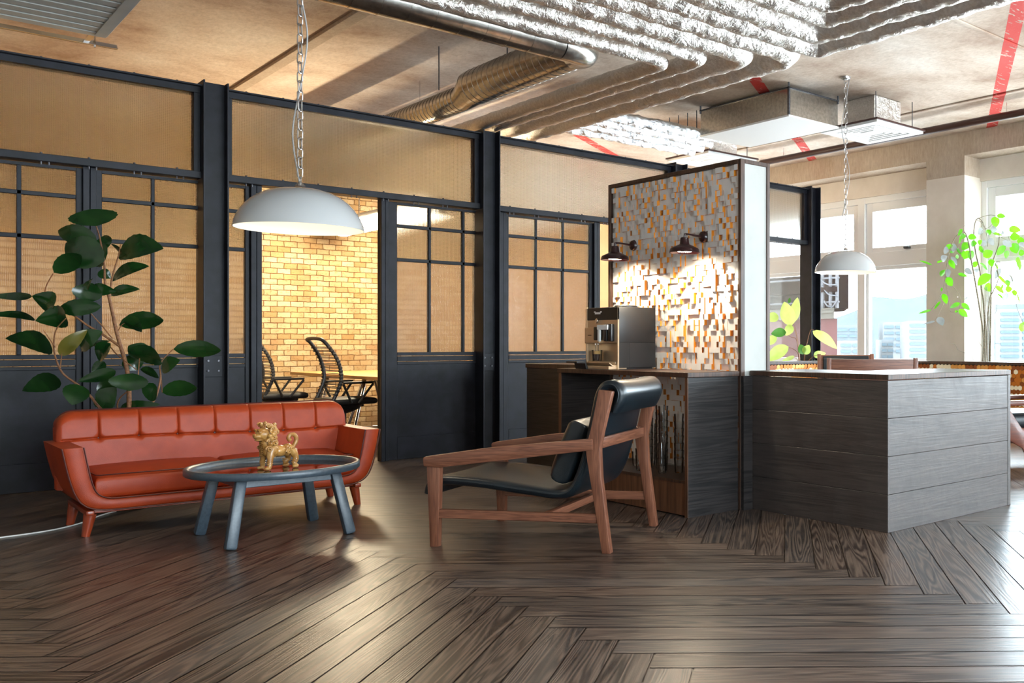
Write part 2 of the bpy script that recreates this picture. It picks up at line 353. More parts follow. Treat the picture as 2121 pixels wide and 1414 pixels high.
def sheet(bm, fn, nu, nv, mi=0, wrap=False):
    g = [[bm.verts.new(fn(i / nu, j / nv)) for j in range(nv + 1)] for i in range(nu + 1)]
    for i in range(nu):
        for j in range(nv):
            f = bm.faces.new((g[i][j], g[i + 1][j], g[i + 1][j + 1], g[i][j + 1])); f.material_index = mi
    return g
def spline(pts, k=6):
    pts = [Vector(p) for p in pts]; o = []
    for i in range(len(pts) - 1):
        p0 = pts[max(0, i - 1)]; p1 = pts[i]; p2 = pts[i + 1]; p3 = pts[min(len(pts) - 1, i + 2)]
        for j in range(k):
            t = j / k
            o.append(.5 * ((2 * p1) + (p2 - p0) * t + (2 * p0 - 5 * p1 + 4 * p2 - p3) * t * t + (3 * p1 - p0 - 3 * p2 + p3) * t ** 3))
    o.append(pts[-1]); return o
def obj(name, bm, mats, parent=None, smooth=35, recalc=True):
    if recalc: bmesh.ops.recalc_face_normals(bm, faces=bm.faces[:])
    me = bpy.data.meshes.new(name); bm.to_mesh(me); bm.free()
    for m_ in (mats if isinstance(mats, (list, tuple)) else [mats]): me.materials.append(m_)
    if smooth:
        for p_ in me.polygons: p_.use_smooth = True
        me.set_sharp_from_angle(angle=R(smooth))
    o = bpy.data.objects.new(name, me); C.objects.link(o)
    if parent: o.parent = parent
    return o
NB = bmesh.new
def tag(o, label, cat, group=None, kind=None):
    o['label'] = label; o['category'] = cat
    if group: o['group'] = group
    if kind: o['kind'] = kind
    return o
def thing(name, label, cat, loc=(0, 0, 0), rz=0, group=None):
    o = bpy.data.objects.new(name, None); C.objects.link(o); o.location = loc; o.rotation_euler = (0, 0, rz); o.empty_display_size = .1
    return tag(o, label, cat, group)
def struct(name, loc=(0, 0, 0)):
    o = bpy.data.objects.new(name, None); C.objects.link(o); o.location = loc; o['kind'] = 'structure'; return o
def sobj(name, bm, mats, parent=None, smooth=35):
    o = obj(name, bm, mats, parent, smooth); o['kind'] = 'structure'; return o
def copy_tree(o, parent=None):
    c = o.copy(); C.objects.link(c)
    if parent: c.parent = parent
    for ch in [x for x in bpy.data.objects if x.parent == o]: copy_tree(ch, c)
    return c

# ------------------------------------------------------------------ the room shell
RX0, RX1, RY0, RY1, ZC = -3.0, 11.8, -4.0, 14.05, 4.25
# floor: herringbone planks at 45 degrees to the walls
bm = NB(); uvl = bm.loops.layers.uv.new('grain'); uvr = bm.loops.layers.uv.new('rnd')
PW, PL, S1 = .167, .167 * 13, 3.146
U2, V2 = Vector((1, -1, 0)) / math.sqrt(2), Vector((1, 1, 0)) / math.sqrt(2)
rng = random.Random(3)
def plank(u0, u1, v0, v1, along_u):
    c = U2 * ((u0 + u1) / 2) + V2 * ((v0 + v1) / 2)
    if not (RX0 - 1.3 < c.x < RX1 + 1.3 and RY0 - 1.3 < c.y < RY1 + 1.3): return
    g = .0036; a, b = rng.uniform(0, 40), rng.uniform(0, 40); r1, r2 = rng.random(), rng.random()
    q = [(u0 + g, v0 + g), (u1 - g, v0 + g), (u1 - g, v1 - g), (u0 + g, v1 - g)]
    f = bm.faces.new([bm.verts.new(U2 * x + V2 * y) for x, y in q])
    for l, (x, y) in zip(f.loops, q):
        l[uvl].uv = (x - u0 + a, y - v0 + b) if along_u else (y - v0 + a, x - u0 + b)
        l[uvr].uv = (r1, r2)
for k in range(-70, 110):
    vt = 4.322 + k * PW
    for p_ in range(-6, 7):
        u0 = S1 - vt + p_ * 2 * PL; plank(u0, u0 + PL, vt - PW, vt, True)
for j in range(-110, 110):
    ur_ = -1.176 + j * PW
    for p_ in range(-6, 7):
        v1 = S1 - ur_ + p_ * 2 * PL; plank(ur_ - PW, ur_, v1 - PL, v1, False)
for co, no in (((RX0, 0, 0), (-1, 0, 0)), ((RX1, 0, 0), (1, 0, 0)), ((0, RY0, 0), (0, -1, 0)), ((0, RY1, 0), (0, 1, 0))):
    bmesh.ops.bisect_plane(bm, geom=bm.verts[:] + bm.edges[:] + bm.faces[:], plane_co=co, plane_no=no, clear_outer=True)
for f in bm.faces:
    if f.normal.z < 0: f.normal_flip()
t = bmesh.new(); box(t, RX0, RX1, RY0, RY1, -.2, -.004); me = bpy.data.meshes.new('t'); t.to_mesh(me); t.free()
n0 = len(bm.faces); bm.from_mesh(me); bm.faces.ensure_lookup_table()
for f in bm.faces[n0:]: f.material_index = 1
sobj('floor', bm, [FLOORM, DARKGAP], smooth=0)
bm = NB(); box(bm, RX0 - .2, RX1 + .4, RY0 - .2, RY1 + .2, ZC, ZC + .25); sobj('ceiling', bm, CEIL)
def slabtrim(name, x0, x1, y0, y1, z0, z1, m_=None):
    b_ = NB(); box(b_, x0, x1, y0, y1, z0, z1, .006, 1); sobj(name, b_, m_ or BEAMCON)
slabtrim('trim_1', 3.34, 3.46, RY0, RY1, ZC - .035, ZC)          # formwork ribs under the slab
slabtrim('trim_2', 9.92, 9.99, RY0, RY1, ZC - .02, ZC, CEIL)
slabtrim('trim_3', RX0, RX1, 5.08, 5.13, ZC - .015, ZC, CEIL)
bm = NB(); box(bm, RX0 - .2, 7.5, RY1, RY1 + .2, 0, ZC); sobj('wall_back', bm, BRICK)
bm = NB(); box(bm, 7.5, RX1, RY1, RY1 + .2, 0, ZC); sobj('wall_far', bm, PLASTER)
bm = NB(); box(bm, 7.42, 7.55, 9.86, RY1, 0, 2.95); sobj('wall_side', bm, PLASTER_PINK)
bm = NB(); box(bm, RX0 - .2, RX0, RY0, RY1, 0, ZC); sobj('wall_left', bm, PLASTER)

PIERS = [(-1.75, -1.07), (3.0, 3.68), (7.75, 8.43), (12.55, 13.23)]
BAYS = [(-3.8, -1.75), (-1.07, 3.0), (3.68, 7.75), (8.43, 12.55), (13.23, 14.0)]
ZS, ZT = .80, 3.59
bm = NB(); box(bm, RX1, RX1 + .3, RY0 - .2, RY1 + .2, 0, ZS); box(bm, RX1, RX1 + .3, RY0 - .2, RY1 + .2, ZT, ZC)
for a, b in PIERS: box(bm, RX1, RX1 + .3, a, b, ZS, ZT)
box(bm, RX1, RX1 + .3, RY0 - .2, -3.8, ZS, ZT); box(bm, RX1, RX1 + .3, 14.0, RY1 + .2, ZS, ZT)
sobj('wall_right', bm, PLASTER)
bm = NB(); box(bm, 11.4, RX1, RY0, RY1, 3.914, ZC)
for a, b in PIERS: box(bm, 11.4, RX1, a, b, 3.635, 3.914)
sobj('beam_window', bm, BEAMCON)
for i, (a, b) in enumerate(PIERS):
    bm = NB(); box(bm, 11.4, RX1, a, b, 0, 3.635); sobj('pier_%d' % (i + 1), bm, PLASTER)

def window(n, a, b, axis=0, base_=RX1, mull=None):
    """one bay: frame, mullions, rail, two sashes above and two panes below. axis 0: wall at constant X, 1: wall at constant Y"""
    W = struct('window_%d' % n)
    def bx(bm, y0, y1, z0, z1, d0, d1, bev=.004):
        if axis == 0: box(bm, base_ + d0, base_ + d1, y0, y1, z0, z1, bev, 1)
        else: box(bm, y0, y1, base_ - d1, base_ - d0, z0, z1, bev, 1)
    ms = mull if mull else [((a + b) / 2 - .07, (a + b) / 2 + .07)]
    bm = NB()
    bx(bm, a, a + .09, ZS, ZT, .04, .2); bx(bm, b - .09, b, ZS, ZT, .04, .2); bx(bm, a + .09, b - .09, ZT - .10, ZT, .04, .2); bx(bm, a + .09, b - .09, ZS, ZS + .09, .02, .2)
    for m0, m1 in ms: bx(bm, m0, m1, ZS, ZT, .03, .2)
    bx(bm, a + .09, b - .09, 2.45, 2.68, .05, .19)
    sobj('frame', bm, WHITEFRAME, W)
    ed = [a + .09] + [v_ for m_ in ms for v_ in m_] + [b - .09]
    for y0, y1 in zip(ed[::2], ed[1::2]):
        if y1 - y0 < .4: continue
        s_ = NB()
        for q in ((y0, y0 + .13, 2.68, ZT - .1), (y1 - .13, y1, 2.68, ZT - .1), (y0 + .13, y1 - .13, ZT - .24, ZT - .1), (y0 + .13, y1 - .13, 2.68, 2.76)): bx(s_, *q, .08, .16)
        for q in ((y0, y0 + .05, ZS + .09, 2.45), (y1 - .05, y1, ZS + .09, 2.45), (y0 + .05, y1 - .05, 2.39, 2.45), (y0 + .05, y1 - .05, ZS + .09, ZS + .15)): bx(s_, *q, .08, .16)
        so = sobj('sash', s_, WHITEFRAME, W)
        p_ = NB(); bx(p_, y0 + .12, y1 - .12, 2.75, ZT - .23, .115, .121, 0); bx(p_, y0 + .04, y1 - .04, ZS + .14, 2.40, .115, .121, 0)
        sobj('pane', p_, CLEAR, W)
        if axis == 0:
            h_ = NB(); ym = y0 + (y1 - y0) * .42 if n == 4 and y1 < 10.05 else (y0 + y1) / 2
            box(h_, base_ + .02, base_ + .09, ym - .055, ym + .055, 2.70, 2.74, .012, 2); sobj('handle', h_, BLACKPLASTIC, so)
    return W
for i, (a, b) in enumerate(BAYS):
    window(i + 1, a, b, 0, RX1, [(10.0, 10.15)] if i == 3 else ([(a + .3, a + .36)] if b - a < 1 else None))
YB = [(-.4, 2.8), (3.4, 6.6), (7.2, 10.4)]
bm = NB(); box(bm, RX0 - .2, RX1, RY0 - .3, RY0, 0, ZS); box(bm, RX0 - .2, RX1, RY0 - .3, RY0, ZT, ZC)
e_ = [RX0 - .2] + [v_ for q in YB for v_ in q] + [RX1]
for a, b in zip(e_[::2], e_[1::2]): box(bm, a, b, RY0 - .3, RY0, ZS, ZT)
sobj('wall_front', bm, PLASTER)
for i, (a, b) in enumerate(YB): window(6 + i, a, b, 1, RY0)

# daylight portals in the window openings
def portal(x, y, z, sx_, sy_, rot):
    l = bpy.data.lights.new('daylight_portal', 'AREA'); l.shape = 'RECTANGLE'; l.size = sx_; l.size_y = sy_; l.cycles.is_portal = True
    o = bpy.data.objects.new('daylight_portal', l); C.objects.link(o); o.location = (x, y, z); o.rotation_euler = rot
for a, b in BAYS[:4]: portal(RX1 + .32, (a + b) / 2, (ZS + ZT) / 2, ZT - ZS, b - a, (0, R(90), 0))
for a, b in YB: portal((a + b) / 2, RY0 - .32, (ZS + ZT) / 2, b - a, ZT - ZS, (R(90), 0, 0))

# ------------------------------------------------------------------ glazed steel partition
YP = 9.72
P = struct('wall_partition')
COLS = [2.30, 4.93, 7.56, 10.10]
for cx_ in COLS:
    bm = NB(); x0, x1 = cx_, cx_ + .20
    box(bm, x0, x0 + .014, 9.56, 9.80, 0, 3.53, .002, 1); box(bm, x1 - .014, x1, 9.56, 9.80, 0, 3.53, .002, 1); box(bm, x0 + .014, x1 - .014, 9.655, 9.67, 0, 3.53)
    co = sobj('column', bm, BLACK, P)
    bm = NB(); box(bm, x0 + .022, x1 - .03, 9.640, 9.654, .90, 1.09, .002, 1); so = sobj('splice_plate', bm, BLACK, co)
    bm = NB()
    for bx_ in (.055, .135):
        for bz in (.955, 1.045): lathe(bm, [(0, .012), (.009, .012), (.011, 0)], 8, mx=Matrix.Translation((x0 + bx_, 9.64, bz)) @ Matrix.Rotation(R(90), 4, 'X'))
    sobj('bolt', bm, STEEL, co)
segs = [(RX0, 2.30), (2.50, 4.93), (5.13, 7.56), (7.76, 10.10)]
for a, b in segs:
    bm = NB(); box(bm, a, b, 9.66, 9.78, 3.425, 3.437); box(bm, a, b, 9.655, 9.667, 3.425, 3.49); box(bm, a, b, 9.60, 9.78, 3.478, 3.49)
    sobj('top_rail', bm, BLACK, P)
    bm = NB(); box(bm, a, b, 9.63, 9.80, 2.664, 2.725, .003, 1); sobj('transom', bm, BLACK, P)
    bm = NB()
    for q in (a, b - .05):
        if q > RX0: box(bm, q, q + .05, 9.66, 9.76, 2.725, 3.425, .003, 1)
    sobj('side_bar', bm, BLACK, P)
    bm = NB(); box(bm, a + .03, b - .03, 9.706, 9.716, 2.72, 3.43); sobj('glass_pane', bm, GRIDGLASS, P)
    bm = NB(); n = int((b - a) / .31)
    for i in range(n):
        x = a + .16 + i * .31
        lathe(bm, [(0, .014), (.008, .014), (.009, 0)], 6, (x, 9.64, 3.49))
        for dx in (0, .05): tube(bm, [(x + dx, 9.655, 2.664), (x + dx, 9.655, 2.640)], .006, 6)
        lathe(bm, [(0, .012), (.008, .012), (.009, 0)], 6, (x, 9.645, 2.725))
    sobj('bolt', bm, STEEL, P)
def door(n, x0, x1, glass, y=9.76):
    """steel sliding door: glass = list of (x0, x1) panes"""
    D = struct('door_%d' % n); y0, y1 = y - .026, y + .026
    bm = NB(); top = 2.655
    cuts = [x0] + [v_ for g in glass for v_ in g] + [x1]
    box(bm, cuts[0], cuts[1], y0, y1, .003, top, .003, 1); box(bm, cuts[-2], cuts[-1], y0, y1, .003, top, .003, 1)
    box(bm, cuts[1], cuts[-2], y0, y1, 2.63, top); box(bm, cuts[1], cuts[-2], y0, y1, 1.072, 1.108, .003, 1); box(bm, cuts[1], cuts[-2], y0, y1, .982, 1.012, .003, 1)
    box(bm, cuts[1], cuts[-2], y0, y1, .003, .235, .003, 1)
    sobj('frame', bm, BLACK, D)
    bm = NB(); box(bm, cuts[1], cuts[-2], y0 - .006, y1, 1.016, 1.068, .003, 1); sobj('mid_rail', bm, BLACK, D)
    bm = NB(); box(bm, cuts[1] - .005, cuts[-2] + .005, y0 + .014, y1 - .01, .23, .985); sobj('lower_panel', bm, BLACK, D)
    bm = NB()
    for z in (2.396, 2.048): box(bm, cuts[1], cuts[-2], y0 + .004, y1 - .004, z, z + .034, .003, 1)
    for (a, b), (c_, d_) in zip(glass, glass[1:]): box(bm, b, c_, y0 + .004, y1 - .004, 1.108, 2.63, .003, 1)
    sobj('glazing_bars', bm, BLACK, D)
    for a, b in glass:
        p_ = NB(); box(p_, a - .004, b + .004, y - .004, y + .004, 2.07, 2.635); sobj('grid_pane', p_, GRIDGLASS, D)
        p_ = NB(); box(p_, a - .004, b + .004, y - .004, y + .004, 1.10, 2.06); sobj('ribbed_pane', p_, RIBGLASS, D)
    return D
door(1, -.40, 1.468, [(-.36, -.03), (0, .33), (.36, .69), (.72, 1.048), (1.078, 1.427)])
door(2, 1.562, 2.712, [(1.602, 1.950), (1.976, 2.312), (2.338, 2.677)])
door(3, 3.985, 5.20, [(4.074, 4.405), (4.432, 4.778), (4.806, 5.15)])
door(4, 5.285, 6.425, [(5.323, 5.655), (5.682, 6.010), (6.037, 6.381)])
for i, (a, b) in enumerate([(1.468, 1.562), (2.715, 2.81), (3.90, 3.98), (5.20, 5.285), (6.43, 6.52)]):
    bm = NB(); box(bm, a, a + (b - a) * .48, 9.70, 9.80, 0, 2.664, .003, 1); box(bm, a + (b - a) * .54, b, 9.71, 9.80, 0, 2.664, .003, 1); box(bm, a, b, 9.735, 9.79, 0, 2.664); sobj('trim_%d' % (4 + i), bm, BLACK)
door(5, -2.9, -.46, [(-2.85, -2.49), (-2.46, -2.1), (-2.07, -1.71), (-1.68, -1.32), (-1.29, -.93), (-.90, -.50)])

# ------------------------------------------------------------------ ducts and services under the slab
ZD = 3.54   # underside of the lowest ducts
def duct_path(corner, xend, yend, z, rad, n=7):
    """X run from xend to the corner, bend of radius rad, Y run to yend"""
    cx_, cy_ = corner; s = 1 if yend > cy_ else -1
    pts = []; L = cx_ - rad - xend; k = max(2, int(L / .05))
    pts += [(xend + L * i / k, cy_, z) for i in range(k)]
    for i in range(n + 1):
        a = (i / n) * math.pi / 2
        pts.append((cx_ - rad + rad * math.sin(a), cy_ + s * (rad - rad * math.cos(a)), z))
    L = abs(yend - cy_) - rad; k = max(2, int(L / .05))
    pts += [(cx_, cy_ + s * (rad + L * (i + 1) / k), z) for i in range(k)]
    return pts
def foil_tube(bm, pts, r, amp, seed, n=22):
    rr = random.Random(seed); ph = [rr.uniform(0, 6.28) for _ in range(6)]
    pts = [Vector(p) for p in pts]; rings = []; s = 0; prev = None
    for i, p in enumerate(pts):
        d = (pts[min(i + 1, len(pts) - 1)] - pts[max(i - 1, 0)]).normalized(); x = Vector((0, 0, 1)).cross(d).normalized(); y = d.cross(x)
        if i: s += (p - pts[i - 1]).length
        ring = []
        for k in range(n):
            a = k * 2 * math.pi / n
            q = r * (1 + amp * (math.sin(s * 23 + ph[0] + 2 * math.sin(a + ph[1])) * .5 + math.sin(s * 41 + a * 2 + ph[2]) * .4 + math.sin(a * 3 + s * 9 + ph[3]) * .35 + rr.uniform(-.35, .35)))
            ring.append(bm.verts.new(p + (x * math.cos(a) + y * math.sin(a)) * q))
        rings.append(ring)
    for A, B in zip(rings, rings[1:]):
        for k in range(n): bm.faces.new((A[k], A[(k + 1) % n], B[(k + 1) % n], B[k]))
    bm.faces.new(rings[0][::-1]); bm.faces.new(rings[-1])
GA = 'foil wrapped ducts turning over the partition'
for i, (x, y, r, lab) in enumerate([(4.965, 6.40, .069, 'silver foil duct turning over the partition, innermost of its four, beside the metal pipe'),
                                    (5.125, 6.08, .070, 'silver foil duct over the partition, second outward from the spiral metal pipe'),
                                    (5.375, 5.81, .105, 'silver foil duct over the partition, third outward from the spiral metal pipe'),
                                    (5.655, 5.53, .110, 'silver foil duct over the partition, outermost of its four, nearest the ceiling cassette')]):
    bm = NB(); foil_tube(bm, duct_path((x, y), -2.9, 13.9, ZD + r, .12 + .02 * i), r, .075, i)
    tag(obj('foil_duct', bm, FOIL, smooth=60), lab, 'duct', GA)
GB = 'foil wrapped ducts turning towards the front windows'
for i, (x, y, r, z, lab) in enumerate([(5.63, 5.27, .11, ZD, 'silver foil duct with sharp corner, outermost of the window-side set'),
                                       (5.38, 5.03, .11, ZD, 'silver foil duct with sharp corner, second inward in the window-side set'),
                                       (5.14, 4.72, .092, ZD, 'silver foil duct with sharp corner, third inward in the window-side set'),
                                       (4.93, 4.50, .084, ZD, 'silver foil duct with sharp corner, innermost of the window-side set')]):
    bm = NB(); foil_tube(bm, duct_path((x, y), -2.9, -3.9, z + r, .05, 3), r, .075, 20 + i)
    tag(obj('foil_duct', bm, FOIL, smooth=60), lab, 'duct', GB)

# spiral galvanised duct with reducer
_rr = .0028
def ringat(rb, p, ax, r): 
    if ax == 0: tube(rb, [(p[0], p[1] + r * math.cos(a), p[2] + r * math.sin(a)) for a in [k * math.pi / 16 for k in range(32)]], _rr, 5, closed=True)
    else: tube(rb, [(p[0] + r * math.cos(a), p[1], p[2] + r * math.sin(a)) for a in [k * math.pi / 16 for k in range(32)]], _rr, 5, closed=True)
T = thing('spiral_duct', 'galvanised spiral metal duct bending over the glazed partition', 'duct', (0, 0, 0))
zc_ = 3.595; yx = 6.61; xr = 4.46
bm = NB(); tube(bm, [(-2.9, yx, zc_), (4.05, yx, zc_)], .13, 32)
pts = [(4.05 + (xr - 4.05) * math.sin(a), yx + (xr - 4.05) * (1 - math.cos(a)), zc_ + .10 * (1 - math.cos(a))) for a in [i / 10 * math.pi / 2 for i in range(11)]]
tube(bm, pts, [.13] * 11, 32, False); x = -2.5
while x < 4.05: ringat(bm, (x, yx, zc_), 0, .131); x += .19
obj('elbow_run', bm, GALV, T, 50)
bm = NB(); tube(bm, [(xr, yx + .40, 3.69), (xr, yx + .50, 3.74), (xr, 8.85, 3.74)], [.13, .17, .17], 36); tube(bm, [(xr, 8.85, 3.74), (xr, 9.05, 3.68), (xr, 13.9, 3.68)], [.17, .125, .125], 36); 
y = yx + .55
while y < 8.85: ringat(bm, (xr, y, 3.74), 1, .171); y += .10
y = 9.1
while y < 13: ringat(bm, (xr, y, 3.68), 1, .126); y += .08
obj('wide_run', bm, GALV, T, 50)
def rod(T, p0, p1, r=.006, m_=None):
    b_ = NB(); tube(b_, [p0, p1], r, 6); obj('hanger_rod', b_, m_ or STEEL, T)
for x in (-.5, 3.05): rod(T, (x, yx, zc_ + .12), (x, yx, ZC))
for y in (8.0, 9.4): rod(T, (xr - .1, y, 3.8), (xr - .1, y, ZC))
bm = NB(); box(bm, xr - .32, xr + .35, 7.98, 8.02, ZC - .05, ZC - .0); obj('ceiling_bracket', bm, STEEL, T)

# ceiling cassette (fan coil box) with plate and rods
T = thing('fan_coil_unit', 'galvanised metal air handling box with white underside plate', 'air unit', (7.79, 7.74, 3.85))
bm = NB(); box(bm, 0, .86, 0, 1.60, .02, .35, .004, 1); obj('casing', bm, GALV, T)
bm = NB(); box(bm, -.006, .866, -.006, 1.606, 0, .022); obj('underside_plate', bm, WHITEPLATE, T)
for q in ((0, 0), (.86, 0), (0, 1.6), (.86, 1.6)): rod(T, (q[0], q[1], .3), (q[0], q[1], .4), .012)
bm = NB(); box(bm, -.012, -.002, -.01, 1.61, .33, .345); box(bm, -.01, .87, -.012, -.002, .33, .345); box(bm, -.012, .012, -.012, .012, .02, .345)
obj('edge_trim', bm, STEEL, T)
def diffuser(x, y, lab):
    T = thing('air_diffuser', lab, 'air vent', (x, y, 3.85), 0, 'square ceiling air diffusers'); s = .92
    bm = NB(); box(bm, .2, s - .2, .2, s - .2, .04, .40, .01, 1); obj('plenum', bm, FOIL, T)
    bm = NB(); box(bm, -.02, s + .02, -.02, s + .02, .03, .05); obj('backing_tray', bm, BROWNPIPE, T)
    for k, (a, b) in enumerate([(0, .12), (.15, .19), (.22, .26), (.29, .33)]):
        bm = NB(); z = .02 + .0 * k
        for q in ((a, s - a, a, b), (a, s - a, s - b, s - a), (a, b, b, s - b), (s - b, s - a, b, s - b)): box(bm, q[0], q[1], q[2], q[3], z - .02 + .002 * k, z + .012, .003, 1)
        obj('frame' if k == 0 else 'louvre', bm, WHITEFRAME, T)
    bm = NB(); box(bm, .36, s - .36, .36, s - .36, .004, .03, .003, 1); obj('louvre', bm, WHITEFRAME, T)
    bm = NB(); box(bm, .1, s - .1, .1, s - .1, .028, .032); obj('dark_throat', bm, BROWNPIPE, T)
    for q in ((.1, .1), (s - .1, .1), (.1, s - .1), (s - .1, s - .1)): rod(T, (q[0], q[1], .05), (q[0], q[1], .4))
diffuser(8.70, 7.16, 'white square air diffuser behind the far pendant lamp chain')
diffuser(8.50, 10.02, 'white square air diffuser seen above the gold tiled panel')
GC = 'shiny crinkled flexible ducts beside the metal air box'
for i, lab in enumerate(['shiny crinkled flexible duct, first from the partition corner, beside the air box', 'shiny crinkled flexible duct, second of the bundle beside the air box', 'shiny crinkled flexible duct, third of the bundle beside the air box', 'shiny crinkled flexible duct, nearest the windows of the bundle beside the air box']):
    bm = NB(); foil_tube(bm, [(6.1 + k * .04, 10.12 - i * .19, 3.86 + .03 * i) for k in range(56)], .072, .16, 40 + i, 18)
    o = tag(obj('flexible_duct', bm, FOILBRIGHT, smooth=70), lab, 'duct', GC)
    for x in (6.4, 7.9): rod(o, (x, 10.12 - i * .19, 3.90 + .03 * i), (x, 10.12 - i * .19, ZC))
# brown pipe run
T = thing('sprinkler_pipe', 'dark brown pipe running along the window beam and branching back', 'pipe', (0, 0, 0))
bm = NB(); tube(bm, [(10.35, 10.92, 4.08), (10.35, RY0 + .05, 4.08)], .048, 14); obj('main_pipe', bm, BROWNPIPE, T)
bm = NB(); tube(bm, spline([(8.80, 11.0, ZC - .02), (8.80, 11.0, 4.12), (8.84, 11.0, 4.08), (10.25, 11.0, 4.08), (10.35, 11.0, 4.08)], 4), .022, 10); obj('branch_pipe', bm, BROWNPIPE, T)
bm = NB(); lathe(bm, [(0, -.06), (.045, -.06), (.06, -.03), (.06, .03), (.045, .06), (0, .06)], 14, mx=Matrix.Translation((10.35, 10.96, 4.08)) @ Matrix.Rotation(R(90), 4, 'X')); obj('coupling', bm, CHROME, T)
for x in (9.0, 9.6):
    rod(T, (x, 11.0, 4.09), (x, 11.0, ZC), .006, CHROME)
    bm = NB(); lathe(bm, [(.024, -.01), (.028, 0), (.024, .01)], 12, mx=Matrix.Translation((x, 11.0, 4.08)) @ Matrix.Rotation(R(90), 4, 'Y')); obj('pipe_clip', bm, CHROME, T)
for y in (10.4, 8.4, 6.4, 4.4): rod(T, (10.35, y, 4.1), (10.35, y, ZC), .006, CHROME)
# slatted air unit at upper left
T = thing('slatted_air_unit', 'beige ceiling air unit with black slots in its slatted underside', 'air unit', (-1.2, 8.05, 3.72))
bm = NB(); Lx, Ly = 2.80, 1.46
box(bm, 0, Lx, 0, Ly, .03, .40, .004, 1); obj('casing', bm, PALEPANEL, T)
bm = NB(); box(bm, .07, Lx - .09, .04, Ly - .04, .022, .034); obj('dark_slots', bm, DARKGAP, T)
bm = NB()
y = .0
while y < Ly - .02: box(bm, .0, Lx, y, y + .112, .004, .026, .003, 1); y += .155
box(bm, Lx - .085, Lx, 0, Ly, 0, .03, .003, 1); box(bm, 0, .07, 0, Ly, 0, .03, .003, 1)
obj('slat', bm, PALEPANEL, T)
bm = NB(); box(bm, -.2, Lx + .14, Ly + .38, Ly + .42, .02, .03); box(bm, -.2, Lx + .14, Ly + .41, Ly + .42, .02, .06); 
box(bm, Lx - .1, Lx - .06, Ly - .3, Ly + .41, .03, .045); box(bm, .3, .34, Ly - .3, Ly + .41, .03, .045)
obj('support_rail', bm, CHROME, T)
for x in (Lx - .02, .3): rod(T, (x, Ly + .40, -.0), (x, Ly + .40, ZC - 3.72), .008, CHROME)

# ------------------------------------------------------------------ pendant lamps
def pendant(x, y, zr, zt, lab, seed):
    T = thing('pendant_lamp', lab, 'lamp', (x, y, zr), 0, 'dome pendant lamps on chains'); r = .357
    bm = NB()
    prof = [(r, 0), (r * .985, .035), (r * .94, .075), (r * .86, .122), (r * .76, .163), (r * .64, .196), (r * .50, .222), (r * .34, .238), (r * .16, .246), (.03, .248), (.0, .248)]
    inn = [(0, .236), (.03, .236), (r * .33, .226), (r * .62, .186), (r * .84, .116), (r * .96, .035), (r * .99, 0), (r, 0)]
    lathe(bm, inn, 64, mi=1); lathe(bm, prof, 64); bmesh.ops.remove_doubles(bm, verts=bm.verts[:], dist=1e-4); obj('shade', bm, [WHITE, WHITEIN], T, 60)
    bm = NB(); lathe(bm, [(0, .255), (.025, .255), (.03, .262), (.012, .285), (0, .285)], 16); tube(bm, [(0, .018 * math.cos(a), .300 + .018 * math.sin(a)) for a in [k * math.pi / 8 for k in range(16)]], .004, 6, closed=True); obj('cap', bm, CHROME, T)
    bm = NB(); lathe(bm, [(0, .095), (.04, .10), (.058, .135), (.045, .18), (.028, .205), (.028, .235), (0, .235)], 24); obj('bulb', bm, BULB, T, 60)
    bm = NB(); z = .315; i = 0
    while z < zt - zr - .01:
        u, v_ = (1, 0) if i % 2 else (0, 1); pts = []
        for k in range(16):
            a = k * math.pi / 8; ww = .0165 * math.cos(a); hh = (.0165 * math.sin(a)) + (.018 if math.sin(a) > 0 else -.018)
            an = R(38); q = ww * u, ww * v_
            pts.append((q[0] * math.cos(an) - q[1] * math.sin(an), q[0] * math.sin(an) + q[1] * math.cos(an), z + .032 + hh))
        tube(bm, pts, .0042, 6, closed=True); z += .058; i += 1
    obj('chain', bm, CHAIN, T)
    rr = random.Random(seed); k = 7; pts = []
    for i in range(k + 1):
        z = .29 + (zt - zr - .29) * i / k; s = (.045 if i % 2 else .004) * (1 if (i // 2) % 2 else -1); pts.append((s * .7, -s * .7, z))
    bm = NB(); tube(bm, spline(pts, 6), .0045, 6); obj('cable', bm, GREYCABLE, T)
    bm = NB(); lathe(bm, [(0, zt - zr), (.06, zt - zr), (.055, zt - zr - .02), (.015, zt - zr - .035), (0, zt - zr - .035)], 20); obj('canopy', bm, CHAIN, T)
    l = bpy.data.lights.new('lamp_light', 'SPOT'); l.energy = 18; l.color = (1, .86, .66); l.spot_size = R(150); l.spot_blend = .6; l.shadow_soft_size = .25
    o = bpy.data.objects.new('lamp_light', l); C.objects.link(o); o.parent = T; o.location = (0, 0, .06)
    return T
pendant(2.0, 6.19, 1.897, ZC, 'white dome pendant lamp hanging over the coffee table', 1)
pendant(8.10, 7.13, 2.012, ZC, 'white dome pendant lamp hanging by the windows', 2)

# ------------------------------------------------------------------ coffee table, statue
T = thing('coffee_table', 'round slate grey tray top coffee table with splayed legs before the orange sofa', 'table', (1.955, 6.505, 0))
bm = NB(); RT = .485
lathe(bm, [(RT - .032, .405), (RT - .006, .400), (RT, .406), (RT, .438), (RT - .006, .444), (RT - .020, .444), (RT - .032, .436), (RT - .040, .418), (RT - .040, .405), (RT - .032, .405)], 96)
obj('rim', bm, SLATE, T, 50)
bm = NB(); lathe(bm, [(0, .412), (RT - .038, .412), (RT - .038, .402), (0, .402)], 96); obj('glass_top', bm, SMOKED, T)
bm = NB(); q = .265
box(bm, -q, q, -q - .012, -q + .012, .345, .402, .003, 1); box(bm, -q, q, q - .012, q + .012, .345, .402, .003, 1); box(bm, -q - .012, -q + .012, -q, q, .345, .402, .003, 1); box(bm, q - .012, q + .012, -q, q, .345, .402, .003, 1)
